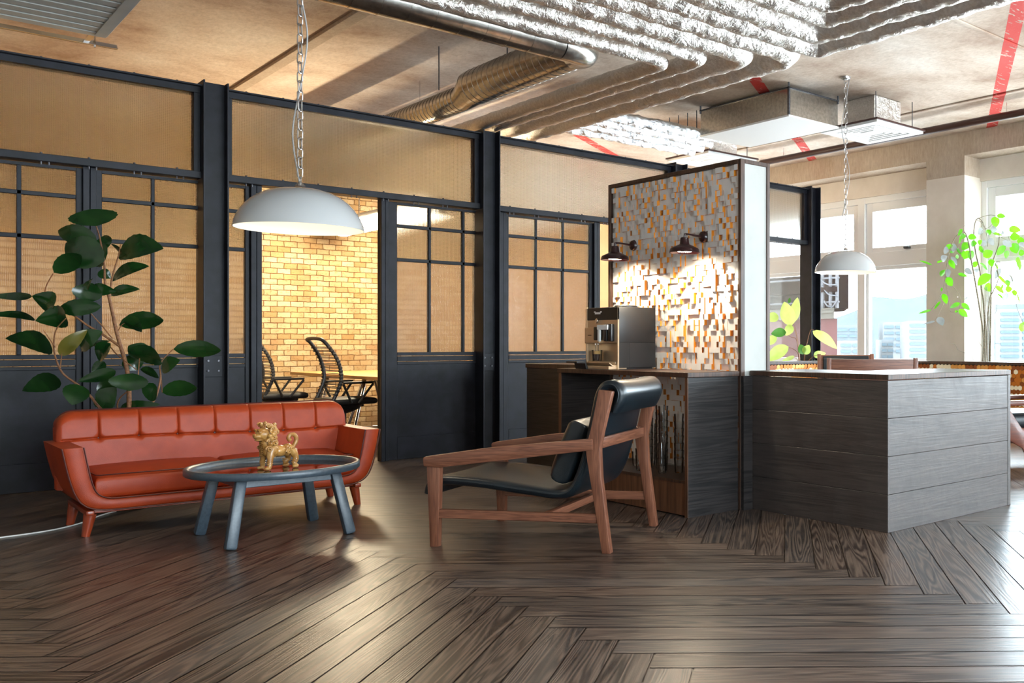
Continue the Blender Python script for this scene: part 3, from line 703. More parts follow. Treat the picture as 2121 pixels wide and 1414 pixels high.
obj('apron', bm, SLATE, T)
for sx_, sy_ in ((-1, -1), (1, -1), (1, 1), (-1, 1)):
    bm = NB(); bar(bm, (sx_ * .335, sy_ * .325, 0), (sx_ * .262, sy_ * .262, .402), .064, .064, .062, .062, .016, up=(0, 1, 0)); 
    bmesh.ops.bisect_plane(bm, geom=bm.verts[:] + bm.edges[:] + bm.faces[:], plane_co=(0, 0, .0), plane_no=(0, 0, -1), clear_outer=True)
    obj('leg', bm, SLATE, T)

# guardian lion statuette (one continuous glazed body)
T = thing('lion_statuette', 'ochre glazed guardian lion statuette standing on the coffee table', 'statuette', (1.955, 6.49, .4125), R(192))
def blob(bm, c, rx, ry, rz, nu=18, nv=12, k=0., f=7, rot=None):
    t = bmesh.new(); bmesh.ops.create_uvsphere(t, u_segments=nu, v_segments=nv, radius=1)
    for v_ in t.verts:
        a = math.atan2(v_.co.y, v_.co.x); s_ = 1 + k * math.sin(f * a) * math.sin(f * v_.co.z * 1.4)
        v_.co = Vector((v_.co.x * rx * s_, v_.co.y * ry * s_, v_.co.z * rz * s_))
    M_ = Matrix.Translation(c) @ (rot.to_4x4() if rot else Matrix())
    merge(bm, t, 0, M_)
def curl(bm, c, r, ax, turns=1.4, th=.006, sgn=1):
    pts = []
    for i in range(22):
        t_ = i / 21; a = t_ * turns * 2 * math.pi; q = r * (1 - .75 * t_)
        pts.append((c[0] + ax * .004 * t_ + q * math.cos(a) * .25, c[1] + sgn * q * math.cos(a), c[2] + q * math.sin(a)) if ax == 0 else (c[0] + q * math.cos(a), c[1] + sgn * .006 * t_, c[2] + q * math.sin(a)))
    tube(bm, pts, [th * (1 - .4 * i / 21) for i in range(22)], 7)
# local frame: +x towards the head
bm = NB()
blob(bm, (.030, 0, .118), .050, .042, .050)                 # chest
blob(bm, (-.020, 0, .110), .055, .036, .036)                # barrel
blob(bm, (-.075, 0, .112), .040, .040, .040)                # rump
blob(bm, (.050, 0, .160), .040, .038, .050, k=.05)          # neck
for sx_, sy_, fx in ((.045, .030, .070), (.045, -.030, .060), (-.085, .032, -.105), (-.085, -.032, -.100)):
    hip = Vector((sx_, sy_, .115)); kn = Vector((sx_ + (.012 if sx_ > 0 else -.020), sy_ * 1.35, .060)); an = Vector(((sx_ + fx) / 2 + .004, sy_ * 1.5, .030)); ft = Vector((fx, sy_ * 1.55, .010))
    tube(bm, spline([hip, kn, an, ft], 5), [.026, .025, .024, .022, .019, .017, .016, .0155, .015, .015, .015, .014, .014, .014, .015, .016], 10)
    blob(bm, (fx + .008, sy_ * 1.55, .011), .021, .016, .011, 12, 8)
    for z_ in (.040, .052): tube(bm, [(an.x + .017 * math.cos(a), an.y + .017 * math.sin(a), z_) for a in [k * math.pi / 6 for k in range(12)]], .003, 5, closed=True)
body_bm = bm
# head with brow, muzzle, jaws, ears
blob(bm, (.075, 0, .222), .044, .040, .042); blob(bm, (.108, 0, .212), .030, .028, .020); blob(bm, (.104, 0, .190), .024, .024, .009); blob(bm, (.130, 0, .220), .010, .016, .010, 10, 8)
for s_ in (1, -1):
    blob(bm, (.104, s_ * .020, .238), .012, .011, .012, 12, 8); tube(bm, [(.112, s_ * .030, .246), (.116, s_ * .016, .254), (.110, s_ * .004, .246)], .006, 6)
    blob(bm, (.050, s_ * .043, .246), .012, .008, .018, 10, 8); tube(bm, [(.050 + .011 * math.cos(a), s_ * .050, .246 + .016 * math.sin(a)) for a in [k * math.pi / 6 for k in range(12)]], .0035, 5, closed=True)
for k in range(9): tube(bm, [(.075 + .014 * math.cos(a) , .032 * math.sin(a) * (1 - abs(k - 4) * .03), .095 + k * .013) for a in [0]] + [(.078 + .012, .018, .092 + k * .012), (.083 + .012, 0, .089 + k * .012), (.078 + .012, -.018, .092 + k * .012), (.066 + .012, -.030, .097 + k * .012)], .0045, 6)
obj('body', body_bm, CLAY, T, 60)
bm = NB(); rr = random.Random(4)
for k in range(46):
    a = rr.uniform(0, 6.28); z_ = rr.uniform(.150, .285); rad = .040 + .012 * math.sin((z_ - .15) / .135 * math.pi)
    blob(bm, (.052 + rad * math.cos(a) * (.9 if math.cos(a) < 0 else .35), rad * math.sin(a) * 1.05, z_), .014, .014, .015, 8, 6, .15)
for s_ in (1, -1):
    for (x_, z_, r_) in ((.060, .178, .020), (.028, .165, .018), (.066, .132, .020), (.040, .205, .018), (.020, .235, .015), (.036, .262, .014), (.072, .278, .014)): curl(bm, (x_, s_ * .047, z_), r_, 1, 1.5, .0065, s_)
for k in range(5): blob(bm, (.070 + .018 * math.cos(k * 1.25), .026 * math.sin(k * 1.25), .282 + .008 * (k % 2)), .010, .010, .013, 8, 6)
obj('curled_mane', bm, CLAY, T, 60)
bm = NB(); pts = [(-.105, 0, .120), (-.125, 0, .150), (-.132, 0, .180), (-.118, 0, .205), (-.092, 0, .205), (-.082, 0, .185), (-.092, 0, .170)]
tube(bm, spline(pts, 5), .013, 10)
for s_ in (1, -1):
    for (x_, z_) in ((-.078, .125), (-.058, .105), (-.098, .108)): curl(bm, (x_, s_ * .040, z_), .015, 1, 1.4, .006, s_)
obj('tail', bm, CLAY, T, 60)

# ------------------------------------------------------------------ orange sofa
SX, SY = 1.927, 7.17      # centre of the front edge
T = thing('sofa', 'orange leather sofa with buttoned back on cherry wood legs', 'sofa', (SX, SY, 0))
def arc_pts(pts, k=6): return [(p.x, p.y) for p in spline([(a, b, 0) for a, b in pts], k)]
outer = arc_pts([(-.945, .560), (-.915, .400), (-.880, .275), (-.835, .205), (-.760, .172), (-.640, .163)]) 
inner = arc_pts([(-.838, .562), (-.815, .430), (-.792, .325), (-.765, .268), (-.715, .240), (-.640, .234)])
full_o = outer + [(-x, z) for x, z in outer[::-1]]; full_i = inner + [(-x, z) for x, z in inner[::-1]]
poly = full_o + full_i[::-1]
bm = NB()
def ring_poly(y, inset):
    r_ = []
    n = len(full_o)
    for i in range(n):
        r_.append((full_o[i], full_i[i]))
    return r_
D_ = .70; n = len(full_o); prof = []
for y, ins in ((0.0, .012), (.006, .004), (.016, 0.), (D_, 0.)):
    row = []
    for i in range(n):
        o_, i_ = Vector(full_o[i]), Vector(full_i[i]); d_ = (i_ - o_).normalized()
        row.append((o_ + d_ * ins, i_ - d_ * ins))
    prof.append((y, row))
V = [[(bm.verts.new((a.x, y, a.y)), bm.verts.new((b.x, y, b.y))) for a, b in row] for y, row in prof]
for k in range(len(V) - 1):
    for i in range(n - 1):
        bm.faces.new((V[k][i][0], V[k][i + 1][0], V[k + 1][i + 1][0], V[k + 1][i][0])); bm.faces.new((V[k][i][1], V[k + 1][i][1], V[k + 1][i + 1][1], V[k][i + 1][1]))
    for i in (0, n - 1): bm.faces.new((V[k][i][0], V[k + 1][i][0], V[k + 1][i][1], V[k][i][1]))
for i in range(n - 1):
    bm.faces.new((V[0][i][0], V[0][i][1], V[0][i + 1][1], V[0][i + 1][0])); bm.faces.new((V[-1][i][0], V[-1][i + 1][0], V[-1][i + 1][1], V[-1][i][1]))
obj('arm_frame', bm, ORANGE, T, 50)
bm = NB(); tube(bm, [(x, -.003, z) for x, z in full_o], .0045, 6); obj('piping', bm, ORANGE_DK, T)
bm = NB(); tube(bm, [(x, -.003, z) for x, z in full_i], .0045, 6); obj('piping', bm, ORANGE_DK, T)
# back with tufting
BW, BZ0, BZ1, BY = .900, .25, .752, .555
seams = [-.9 + 1.8 * k / 8 for k in range(1, 8)]; ZB = .560
def back_front(u, v_):
    x = -BW + 2 * BW * u; r_ = .105
    zt = BZ1 if abs(x) < BW - r_ else BZ1 - r_ + math.sqrt(max(0, r_ * r_ - (abs(x) - (BW - r_)) ** 2))
    z = BZ0 + (zt - BZ0) * v_
    e = min(1, (1 - abs(2 * u - 1)) / .035) ; e2 = min(1, (1 - v_) / .12)
    puff = .055 * (1 - (1 - e) ** 2) * .5 + .055 * math.sqrt(max(0, 1 - (1 - e2) ** 2)) - .01
    cre = 0.
    dz = z - ZB + .012 * math.sin(x * 3.0)
    cre += .013 * math.exp(-(dz / .006) ** 2) * (1 if abs(x) < BW - .02 else 0)
    for s_ in seams:
        if z > ZB: cre += .013 * math.exp(-((x - s_) / .0055) ** 2) * min(1, (BZ1 - z) / .02 + .4)
        cre += .016 * math.exp(-(((x - s_) / .020) ** 2 + (dz / .020) ** 2))
    bul = .012 * (math.cos((v_ - .8) * 4.0)) 
    tilt = (z - BZ0) * .16
    return Vector((x, BY - puff - bul + cre + tilt, z))
bm = NB(); g = sheet(bm, back_front, 360, 120)
def back_rear(u, v_):
    p = back_front(u, v_); return Vector((p.x, BY + .055 + (p.z - BZ0) * .16, p.z))
g2 = sheet(bm, back_rear, 360, 120)
for i in range(360): bm.faces.new((g[i][120], g[i + 1][120], g2[i + 1][120], g2[i][120])); bm.faces.new((g[i][0], g2[i][0], g2[i + 1][0], g[i + 1][0]))
for j in range(120): bm.faces.new((g[0][j], g[0][j + 1], g2[0][j + 1], g2[0][j])); bm.faces.new((g[360][j], g2[360][j], g2[360][j + 1], g[360][j + 1]))
obj('backrest', bm, ORANGE, T, 70)
pts = []
for i in range(0, 241, 3): pts.append(back_rear(i / 240, 1) + Vector((0, -.035, .003)))
bm = NB(); tube(bm, pts, .005, 6); obj('piping', bm, ORANGE_DK, T)
for s_ in seams:
    bm = NB(); p = back_front((s_ + BW) / (2 * BW), (ZB - BZ0 - .012 * math.sin(s_ * 3)) / (BZ1 - BZ0)); blob(bm, (p.x, p.y - .002, p.z), .011, .006, .011, 12, 8); obj('button', bm, ORANGE_DK, T)
def cushion(bm, x0, x1, y0, y1, z0, z1, r_, bul, tilt=0.):
    def P(u, v_, top):
        x = x0 + (x1 - x0) * u; y = y0 + (y1 - y0) * v_
        ex = min(x - x0, x1 - x); ey = min(y - y0, y1 - y); e = min(1, min(ex, ey) / r_)
        f = math.sqrt(max(0, 1 - (1 - e) ** 2)); m_ = (z0 + z1) / 2
        bb = bul * math.sin(math.pi * u) ** .6 * math.sin(math.pi * v_) ** .6
        h = (z1 - z0) / 2
        return Vector((x, y, m_ + (h - r_ + r_ * f + bb if top else -(h - r_ + r_ * f)) + tilt * (v_ - .5)))
    us = [0, .01, .025, .05] + [.1 + .8 * k / 16 for k in range(17)] + [.95, .975, .99, 1]
    gt = [[bm.verts.new(P(u, v_, True)) for v_ in us] for u in us]; gb = [[bm.verts.new(P(u, v_, False)) for v_ in us] for u in us]; n = len(us)
    for i in range(n - 1):
        for j in range(n - 1): bm.faces.new((gt[i][j], gt[i + 1][j], gt[i + 1][j + 1], gt[i][j + 1])); bm.faces.new((gb[i][j], gb[i][j + 1], gb[i + 1][j + 1], gb[i + 1][j]))
        bm.faces.new((gt[i][0], gb[i][0], gb[i + 1][0], gt[i + 1][0])); bm.faces.new((gt[i][-1], gt[i + 1][-1], gb[i + 1][-1], gb[i][-1]))
        bm.faces.new((gt[0][i], gt[0][i + 1], gb[0][i + 1], gb[0][i])); bm.faces.new((gt[-1][i], gb[-1][i], gb[-1][i + 1], gt[-1][i + 1]))
for x0, x1 in ((-.775, -.003), (.003, .775)):
    bm = NB(); cushion(bm, x0, x1, .035, .600, .250, .380, .028, .022, .030)
    cu = obj('seat_cushion', bm, ORANGE, T, 70)
    bm = NB(); tube(bm, [(x0 + .02, .60, .366), (x0 + .006, .05, .380), (x0 + .03, .036, .3805), ((x0 + x1) / 2, .036, .3805), (x1 - .03, .036, .3805), (x1 - .006, .05, .380), (x1 - .02, .60, .366)], .004, 6); obj('piping', bm, ORANGE_DK, cu)
bm = NB()
for x in (-.80, .80): box(bm, x - .022, x + .022, .03, .68, .135, .166, .008, 2)
box(bm, -.80, .80, .08, .13, .140, .165, .004, 1); box(bm, -.80, .80, .58, .63, .140, .165, .004, 1)
obj('base_rail', bm, CHERRY, T)
for x in (-.80, .80):
    for y in (.09, .63):
        bm = NB(); tube(bm, [(x * 1.02, y, 0), (x * .99, y, .14)], [.022, .034], 16); obj('leg', bm, CHERRY, T)

# ------------------------------------------------------------------ lounge chair
def lounge_chair(name, label, loc, rz):
    """local x: front foot (0) to rear foot (1.09); local y: across, 0 = near side"""
    T = thing(name, label, 'armchair', loc, rz); Wd = .86
    for y in (0, Wd):
        s_ = 1 if y == 0 else -1; yy = y + s_ * .022
        bm = NB(); bar(bm, (.01, yy, 0), (.005, yy, .475), .050, .044, .082, .044, .004, up=(0, 1, 0)); obj('front_leg', bm, WALNUT[2], T)
        bm = NB()
        prism(bm, [(1.055, 0), (1.105, 0), (1.048, .43), (1.040, .60), (1.060, .70), (1.115, .925), (1.035, .935), (.985, .70), (.955, .60), (.966, .52)], 1, yy - .024, yy + .024, .004)
        obj('rear_leg', bm, WALNUT[2], T)
        bm = NB(); prism(bm, [(-.050, .475), (.05, .470), (1.00, .590), (1.00, .655), (.35, .590), (-.045, .532), (-.055, .52)], 1, yy - .034, yy + .034, .006); obj('armrest', bm, WALNUT[0], T)
        bm = NB(); box(bm, .03, 1.075, yy - .018, yy + .018, .170, .222, .004, 1); obj('side_rail', bm, WALNUT[0], T)
    bm = NB(); bar(bm, (1.005, .04, .62), (1.005, Wd - .04, .62), .028, .062, bev=.004); obj('back_rail', bm, WALNUT[1], T)
    bm = NB(); bar(bm, (.70, .04, .196), (.70, Wd - .04, .196), .045, .045, bev=.004); obj('cross_rail', bm, WALNUT[1], T)
    # leather sling
    cen = spline([(-.075, 0, .300), (-.060, 0, .352), (.0, 0, .382), (.25, 0, .372), (.55, 0, .338), (.745, 0, .318), (.835, 0, .345), (.895, 0, .45), (.945, 0, .62), (.985, 0, .80), (1.010, 0, .905), (1.045, 0, .955), (1.100, 0, .958), (1.130, 0, .915), (1.120, 0, .86), (1.095, 0, .80)], 6)
    bm = NB(); y0, y1 = .062, Wd - .062; n = len(cen); rings = []
    for i, p in enumerate(cen):
        d = (cen[min(i + 1, n - 1)] - cen[max(i - 1, 0)]).normalized(); nn = Vector((-d.z, 0, d.x)); th = .030 if i < n - 8 else .030 - .012 * (i - (n - 8)) / 8
        row = []
        prof_ = [(0, 0, 1), (.010, .55, 1), (.03, .9, 1)] + [(t_, 1, 1) for t_ in (.1, .3, .5, .7, .9)] + [(.97, .9, 1), (.99, .55, 1), (1, 0, 1), (.99, -.55, 1), (.97, -.9, 1)] + [(t_, -1, 1) for t_ in (.9, .7, .5, .3, .1)] + [(.03, -.9, 1), (.010, -.55, 1)]
        for t_, h_, _ in prof_:
            q = p + nn * th * h_; sag = -.012 * math.sin(math.pi * t_) if h_ > 0 else 0
            row.append(bm.verts.new((q.x + nn.x * sag * -.3, y0 + (y1 - y0) * t_, q.z + nn.z * sag)))
        rings.append(row)
    m_ = len(rings[0])
    for A, B in zip(rings, rings[1:]):
        for k in range(m_): bm.faces.new((A[k], A[(k + 1) % m_], B[(k + 1) % m_], B[k]))
    bm.faces.new(rings[0][::-1]); bm.faces.new(rings[-1])
    sl = obj('leather_sling', bm, NAVY, T, 60)
    for y in (y0 - .001, y1 + .001):
        bm = NB(); tube(bm, [(p.x, y, p.z) for p in cen[4:-6]], .004, 6); obj('welt', bm, NAVY, sl)
    # loose cushion leaning on the back
    bm = NB(); cushion(bm, -.33, .33, -.19, .19, -.075, .075, .06, .03)
    M_ = Matrix.Translation((.800, Wd / 2 + .015, .560)) @ Matrix.Rotation(R(-68), 4, 'Y') @ Matrix.Rotation(R(90), 4, 'Z')
    bmesh.ops.transform(bm, matrix=M_, verts=bm.verts)
    cu = obj('cushion', bm, NAVY, T, 60)
    return T
# rows: near front foot (2.44, 5.40) to near rear foot (3.09, 4.55)
ang = math.atan2(-.826, .563)
lounge_chair('lounge_chair', 'walnut framed lounge chair with dark navy leather sling and cushion', (2.475, 5.425, 0), ang)

# ------------------------------------------------------------------ divider panel with relief tiles
XP, PY0, PY1, PZ = 4.60, 5.035, 6.69, 2.535
T = thing('divider_panel', 'tall divider panel faced with white and gold relief tiles behind the coffee counter', 'divider', (XP, PY0, 0))
PWd = PY1 - PY0
bm = NB(); box(bm, .0, .26, .004, PWd - .004, 0, PZ - .004); obj('core', bm, PALEPANEL, T)
bm = NB()
box(bm, -.030, .012, -.006, .024, 0, PZ, .003, 1); box(bm, -.030, .012, PWd - .03, PWd, 0, PZ, .003, 1); box(bm, -.030, .012, .024, PWd - .03, PZ - .032, PZ, .003, 1)
box(bm, .232, .264, -.006, .02, 0, PZ, .003, 1); box(bm, .012, .232, -.006, .02, PZ - .03, PZ, .003, 1); box(bm, .0, .264, .0, PWd, PZ - .012, PZ)
obj('edge_frame', bm, EBONYEDGE, T)
bm = NB(); rr = random.Random(11); cw, ch_ = .0415, .0415
ny, nz_ = int((PWd - .056) / cw), int((PZ - .03 - .26) / ch_)
hgt = [[0.] * nz_ for _ in range(ny)]
for j in range(ny):
    for k in range(nz_): hgt[j][k] = rr.choice((0, 0, .012, .014, .026))
y00, z00 = .027, .258
for j in range(ny):
    for k in range(nz_):
        y0 = y00 + j * cw; z0 = z00 + k * ch_; h = hgt[j][k] + .004; tl = 0.
        P8 = [(-h - tl, y0, z0), (-h + tl, y0 + cw, z0), (-h + tl, y0 + cw, z0 + ch_), (-h - tl, y0, z0 + ch_)]
        f = [bm.verts.new(p) for p in P8]; b_ = [bm.verts.new((0, p[1], p[2])) for p in P8]
        bm.faces.new((f[0], f[3], f[2], f[1]))
        for a, c_ in ((0, 1), (1, 2), (2, 3), (3, 0)):
            q = bm.faces.new((f[a], f[c_], b_[c_], b_[a])); q.material_index = 1
obj('relief_tiles', bm, [TILEWHITE, GOLDSIDE], T, smooth=0)

# ------------------------------------------------------------------ coffee counter (open niche) and worktop
CXF = 4.10
T = thing('counter_cabinet', 'dark wood open fronted counter holding rows of glasses under the coffee machine', 'cabinet', (0, 0, 0))
bm = NB(); box(bm, CXF + .004, 4.566, PY0 + .02, PY0 + .045, .0, .965); obj('side_panel', bm, BLACKWOOD[0], T)
bm = NB(); box(bm, CXF + .004, 4.566, 6.66, 6.69, .0, .965); obj('side_panel', bm, BLACKWOOD[0], T)
for y0, y1 in ((PY0 + .018, PY0 + .047), (6.658, 6.692)):
    bm = NB(); box(bm, CXF - .002, CXF + .004, y0, y1, 0, .965); obj('edge_strip', bm, ZEBRANO, T)
bm = NB(); box(bm, CXF + .012, CXF + .032, PY0 + .045, 6.66, .01, .250); obj('plinth', bm, ZEBRANO, T)
bm = NB(); box(bm, CXF + .004, 4.566, PY0 + .045, 6.66, .232, .252); obj('shelf', bm, EBONYEDGE, T)
bm = NB(); box(bm, CXF - .012, 4.566, PY0 + .002, 6.70, .965, 1.0, .003, 1)
tag(obj('counter_worktop', bm, EBONYEDGE), 'dark striped wood worktop carrying the coffee machine', 'worktop')
# rear counter standing before the last sliding door
T = thing('rear_counter', 'low dark wood counter seen behind the coffee counter, before the sliding door', 'counter', (0, 0, 0))
bm = NB(); box(bm, 4.90, 5.40, 6.95, 8.60, 0, .955, .003, 1); obj('body', bm, BLACKWOOD[1], T)
bm = NB(); box(bm, 4.89, 5.41, 6.94, 8.61, .955, 1.0, .003, 1); obj('top', bm, EBONYEDGE, T)

# ------------------------------------------------------------------ reception desk
T = thing('reception_desk', 'large dark plank clad reception desk with a flat wooden top', 'desk', (0, 0, 0))
DX0, DX1, DY0, DY1 = 4.66, 6.105, 3.746, 5.03
for k in range(4):
    z0, z1 = .0 + k * .2415, (k + 1) * .2415 - .002
    bm = NB(); box(bm, DX0 + .018, DX1 - .035, DY0, DY0 + .02, z0, z1, .0015, 1); obj('front_board', bm, EBONY_H[0], T)
    bm = NB(); box(bm, DX0, DX0 + .02, DY0 - .0005, DY1, z0, z1, .0015, 1); obj('side_board', bm, EBONY_H[1], T)
bm = NB(); box(bm, DX0 + .02, DX1 - .03, DY0 + .02, DY0 + .06, .012, .962); box(bm, DX0 + .02, DX0 + .06, DY0 + .06, DY1, .012, .962); box(bm, DX0 + .02, DX1 - .04, DY0 + .015, DY0 + .5, 0, .012); obj('carcass', bm, BLACKWOOD[0], T)
bm = NB(); box(bm, DX1 - .035, DX1, DY0 - .004, DY0 + .62, 0, .968, .003, 1); obj('end_panel', bm, EBONY_H[1], T)
bm = NB(); box(bm, DX0 - .004, DX1 + .002, DY0 - .006, DY0 + .66, .968, 1.003, .003, 1); box(bm, DX0 - .004, DX0 + .55, DY0 + .66, DY1 - .004, .968, 1.003, .003, 1); obj('desktop', bm, EBONYEDGE, T)
bm = NB(); box(bm, 4.572, DX0 - .001, DY1 - .03, DY1 - .002, 0, .966); obj('filler_panel', bm, BLACKWOOD[0], T)

# ------------------------------------------------------------------ wall lamps on the divider
def wall_lamp(y, lab):
    T = thing('wall_lamp', lab, 'lamp', (XP - .012, y, 2.0), 0, 'black barn lamps on the tiled panel')
    rotx = Matrix.Rotation(R(-90), 4, 'Y')
    bm = NB(); lathe(bm, [(0, 0), (.042, 0), (.045, .006), (.038, .022), (.014, .032), (0, .032)], 24, mx=Matrix.Translation((-.012, 0, 0)) @ rotx); obj('wall_plate', bm, LAMPBLACK, T)
    bm = NB(); tube(bm, spline([(-.03, 0, 0), (-.10, 0, .004), (-.185, 0, .006), (-.197, 0, -.002), (-.199, 0, -.03)], 5), .0085, 10); obj('arm', bm, LAMPBLACK, T)
    bm = NB(); pr = [(.0, -.018), (.024, -.018), (.030, -.022), (.036, -.068), (.040, -.072), (.058, -.078), (.096, -.096), (.106, -.104), (.113, -.132)]
    lathe(bm, pr + [(r_ - .003, z_ - .003 if i else z_) for i, (r_, z_) in enumerate(pr[::-1])][:-2] + [(0, -.07)], 40, (-.199, 0, 0)); obj('shade', bm, LAMPBLACK, T, 45)
    bm = NB(); lathe(bm, [(0, -.126), (.05, -.124), (.062, -.112), (.05, -.098), (0, -.09)], 20, (-.199, 0, 0)); obj('bulb', bm, BULB, T, 60)
    l = bpy.data.lights.new('lamp_light', 'SPOT'); l.energy = 80; l.color = (1, .86, .64); l.spot_size = R(155); l.spot_blend = .3; l.shadow_soft_size = .04
    o = bpy.data.objects.new('lamp_light', l); C.objects.link(o); o.parent = T; o.location = (-.199, 0, -.128)
wall_lamp(5.446, 'black barn lamp on the gold tiled panel, the one nearer the reception desk')
wall_lamp(6.33, 'black barn lamp on the gold tiled panel, the one above the coffee machine')

# ------------------------------------------------------------------ coffee machine (front faces -X)
T = thing('coffee_machine', 'black and steel automatic coffee machine on the dark counter', 'coffee machine', (4.20, 6.02, 1.0))
MW, MD, MH = .44, .36, .482
bm = NB(); box(bm, .012, MD, 0, MW, .205, MH, .004, 2); box(bm, .105, MD, 0, MW, .012, .206, .003, 1); box(bm, .012, .106, 0, .016, .012, .206, .002, 1); box(bm, .012, .106, MW - .016, MW, .012, .206, .002, 1); box(bm, .03, MD - .02, .02, MW - .02, 0, .012); obj('housing', bm, BLACKPLASTIC, T)
bm = NB(); box(bm, .001, .014, .0, .018, .0, MH, .002, 1); box(bm, .001, .014, MW - .018, MW, .0, MH, .002, 1); box(bm, .004, .014, .018, MW - .018, .206, MH - .10); box(bm, .098, .106, .017, MW - .017, .03, .206); box(bm, .012, .1, .017, .020, .03, .206); box(bm, .012, .1, MW - .020, MW - .017, .03, .206); obj('steel_front', bm, STEELFRONT, T)
bm = NB(); box(bm, .000, .016, .0, MW - .022, MH - .10, MH - .002, .003, 1); obj('display_panel', bm, BLACKPLASTIC, T)
bm = NB(); lathe(bm, [(0, 0), (.020, 0), (.020, .010), (.016, .014), (0, .014)], 24, mx=Matrix.Translation((.0, MW * .62, MH - .105)) @ Matrix.Rotation(R(-90), 4, 'Y')); obj('dial', bm, CHROME, T)
bm = NB()
for y, w_, z, h_ in ((.27, .075, MH - .047, .012), (.265, .085, MH - .040, .005)): box(bm, -.0015, 0, y - w_ / 2, y + w_ / 2, z - h_ / 2, z + h_ / 2)
box(bm, -.0015, 0, .27 + .030, .27 + .050, MH - .040, MH - .030); box(bm, -.0015, 0, .27 - .055, .27 - .035, MH - .040, MH - .030)
obj('logo', bm, PAPERWHITE, T)
bm = NB(); box(bm, -.014, .05, .23, MW - .006, .200, .325, .004, 1); obj('outlet_head', bm, STEELFRONT, T)
bm = NB(); box(bm, -.0155, -.014, .335, .385, .262, .267); obj('badge', bm, DARKGAP, T)
bm = NB(); box(bm, -.020, .004, .215, .300, .225, .330, .006, 2); obj('spout_block', bm, BLACKPLASTIC, T)
for y in (.13, .07):
    bm = NB(); box(bm, -.028, .004, y - .022, y + .022, .215, .350, .008, 2); obj('button_block', bm, BLACKPLASTIC, T)
bm = NB(); box(bm, -.040, -.028, .08, .225, .305, .345, .004, 1); box(bm, -.040, -.024, .185, .215, .215, .310, .003, 1); obj('lever', bm, PAPERWHITE, T)
for y in (.36, .325):
    bm = NB(); tube(bm, [(.042, y, .205), (.042, y, .188)], .008, 10); tube(bm, [(.042, y, .190), (.042, y, .135)], .0022, 6, mi=1); obj('nozzle', bm, [CHROME, COFFEE], T)
bm = NB(); prism(bm, [(.097, .03), (-.03, .034), (-.065, .055), (-.065, .050), (-.03, .022), (.097, .012)], 1, .02, MW - .02); box(bm, -.07, .097, .018, MW - .02, .001, .026, .003, 1); obj('drip_tray', bm, [STEELFRONT], T)
bm = NB(); prism(bm, [(-.071, .001), (-.085, .001), (-.098, .045), (-.17, .048), (-.17, .060), (-.09, .060), (-.071, .014)], 1, .30, MW + .01); obj('tray_lip', bm, BLACKPLASTIC, T)
bm = NB(); box(bm, .0, .094, .03, MW - .03, .034, .0600, .004, 2); obj('tray_grille', bm, STEELFRONT, T)
bm = NB(); lathe(bm, [(0, .020), (.085, .020), (.092, .016), (.092, 0), (0, 0)], 36, (.22, .20, MH)); obj('hopper_lid', bm, BLACKPLASTIC, T)
# glass of coffee on the tray
T = thing('coffee_glass', 'small glass of black coffee with foam under the machine spout', 'cup', (4.242, 6.362, 1.0605))
bm = NB(); lathe(bm, [(0, 0), (.036, 0), (.042, .088), (.0405, .088), (.0345, .004), (0, .004)], 28); obj('glass', bm, TUMBLER, T)
bm = NB(); lathe(bm, [(0, .004), (.0338, .004), (.0372, .055), (0, .055)], 28); obj('coffee', bm, COFFEE, T)
bm = NB(); lathe(bm, [(0, .055), (.0372, .055), (.0392, .080), (0, .080)], 28); obj('foam', bm, FOAM, T)

# ------------------------------------------------------------------ stacked tumblers in the niche
bm = NB(); lathe(bm, [(0, 0), (.028, 0), (.0300, .004), (.037, .108), (.0375, .110), (.0362, .110), (.0355, .106), (.0288, .010), (0, .008)], 20)
proto = obj('glass_tumbler', bm, TUMBLER, smooth=50); first = [True]
ORD = ['bottom', 'second', 'third', 'fourth', 'fifth', 'sixth', 'seventh', 'eighth', 'ninth']
def stack(x, y, n, where):
    for k in range(n):
        o = proto if first[0] else proto.copy()
        if not first[0]: C.objects.link(o)
        first[0] = False
        o.location = (x, y, .2525 + k * .0535)
        pos = 'topmost' if k == n - 1 and n > 1 else ORD[k]
        tag(o, '%s glass tumbler of the niche stack %s' % (pos, where), 'glass', 'stacked tumblers in the counter niche')
stack(4.34, 5.45, 7, 'beside the right hand side panel')
stack(4.30, 5.585, 8, 'second from the right hand panel')
stack(4.36, 5.70, 8, 'third from the right hand panel')
stack(4.34, 5.82, 7, 'fourth from the right hand panel')
stack(4.24, 5.52, 3, 'lowest at the front right')
stack(4.36, 6.00, 1, 'standing single behind the chair')
stack(4.22, 5.76, 2, 'of two at the front')
stack(4.45, 5.93, 5, 'at the back behind the chair post')

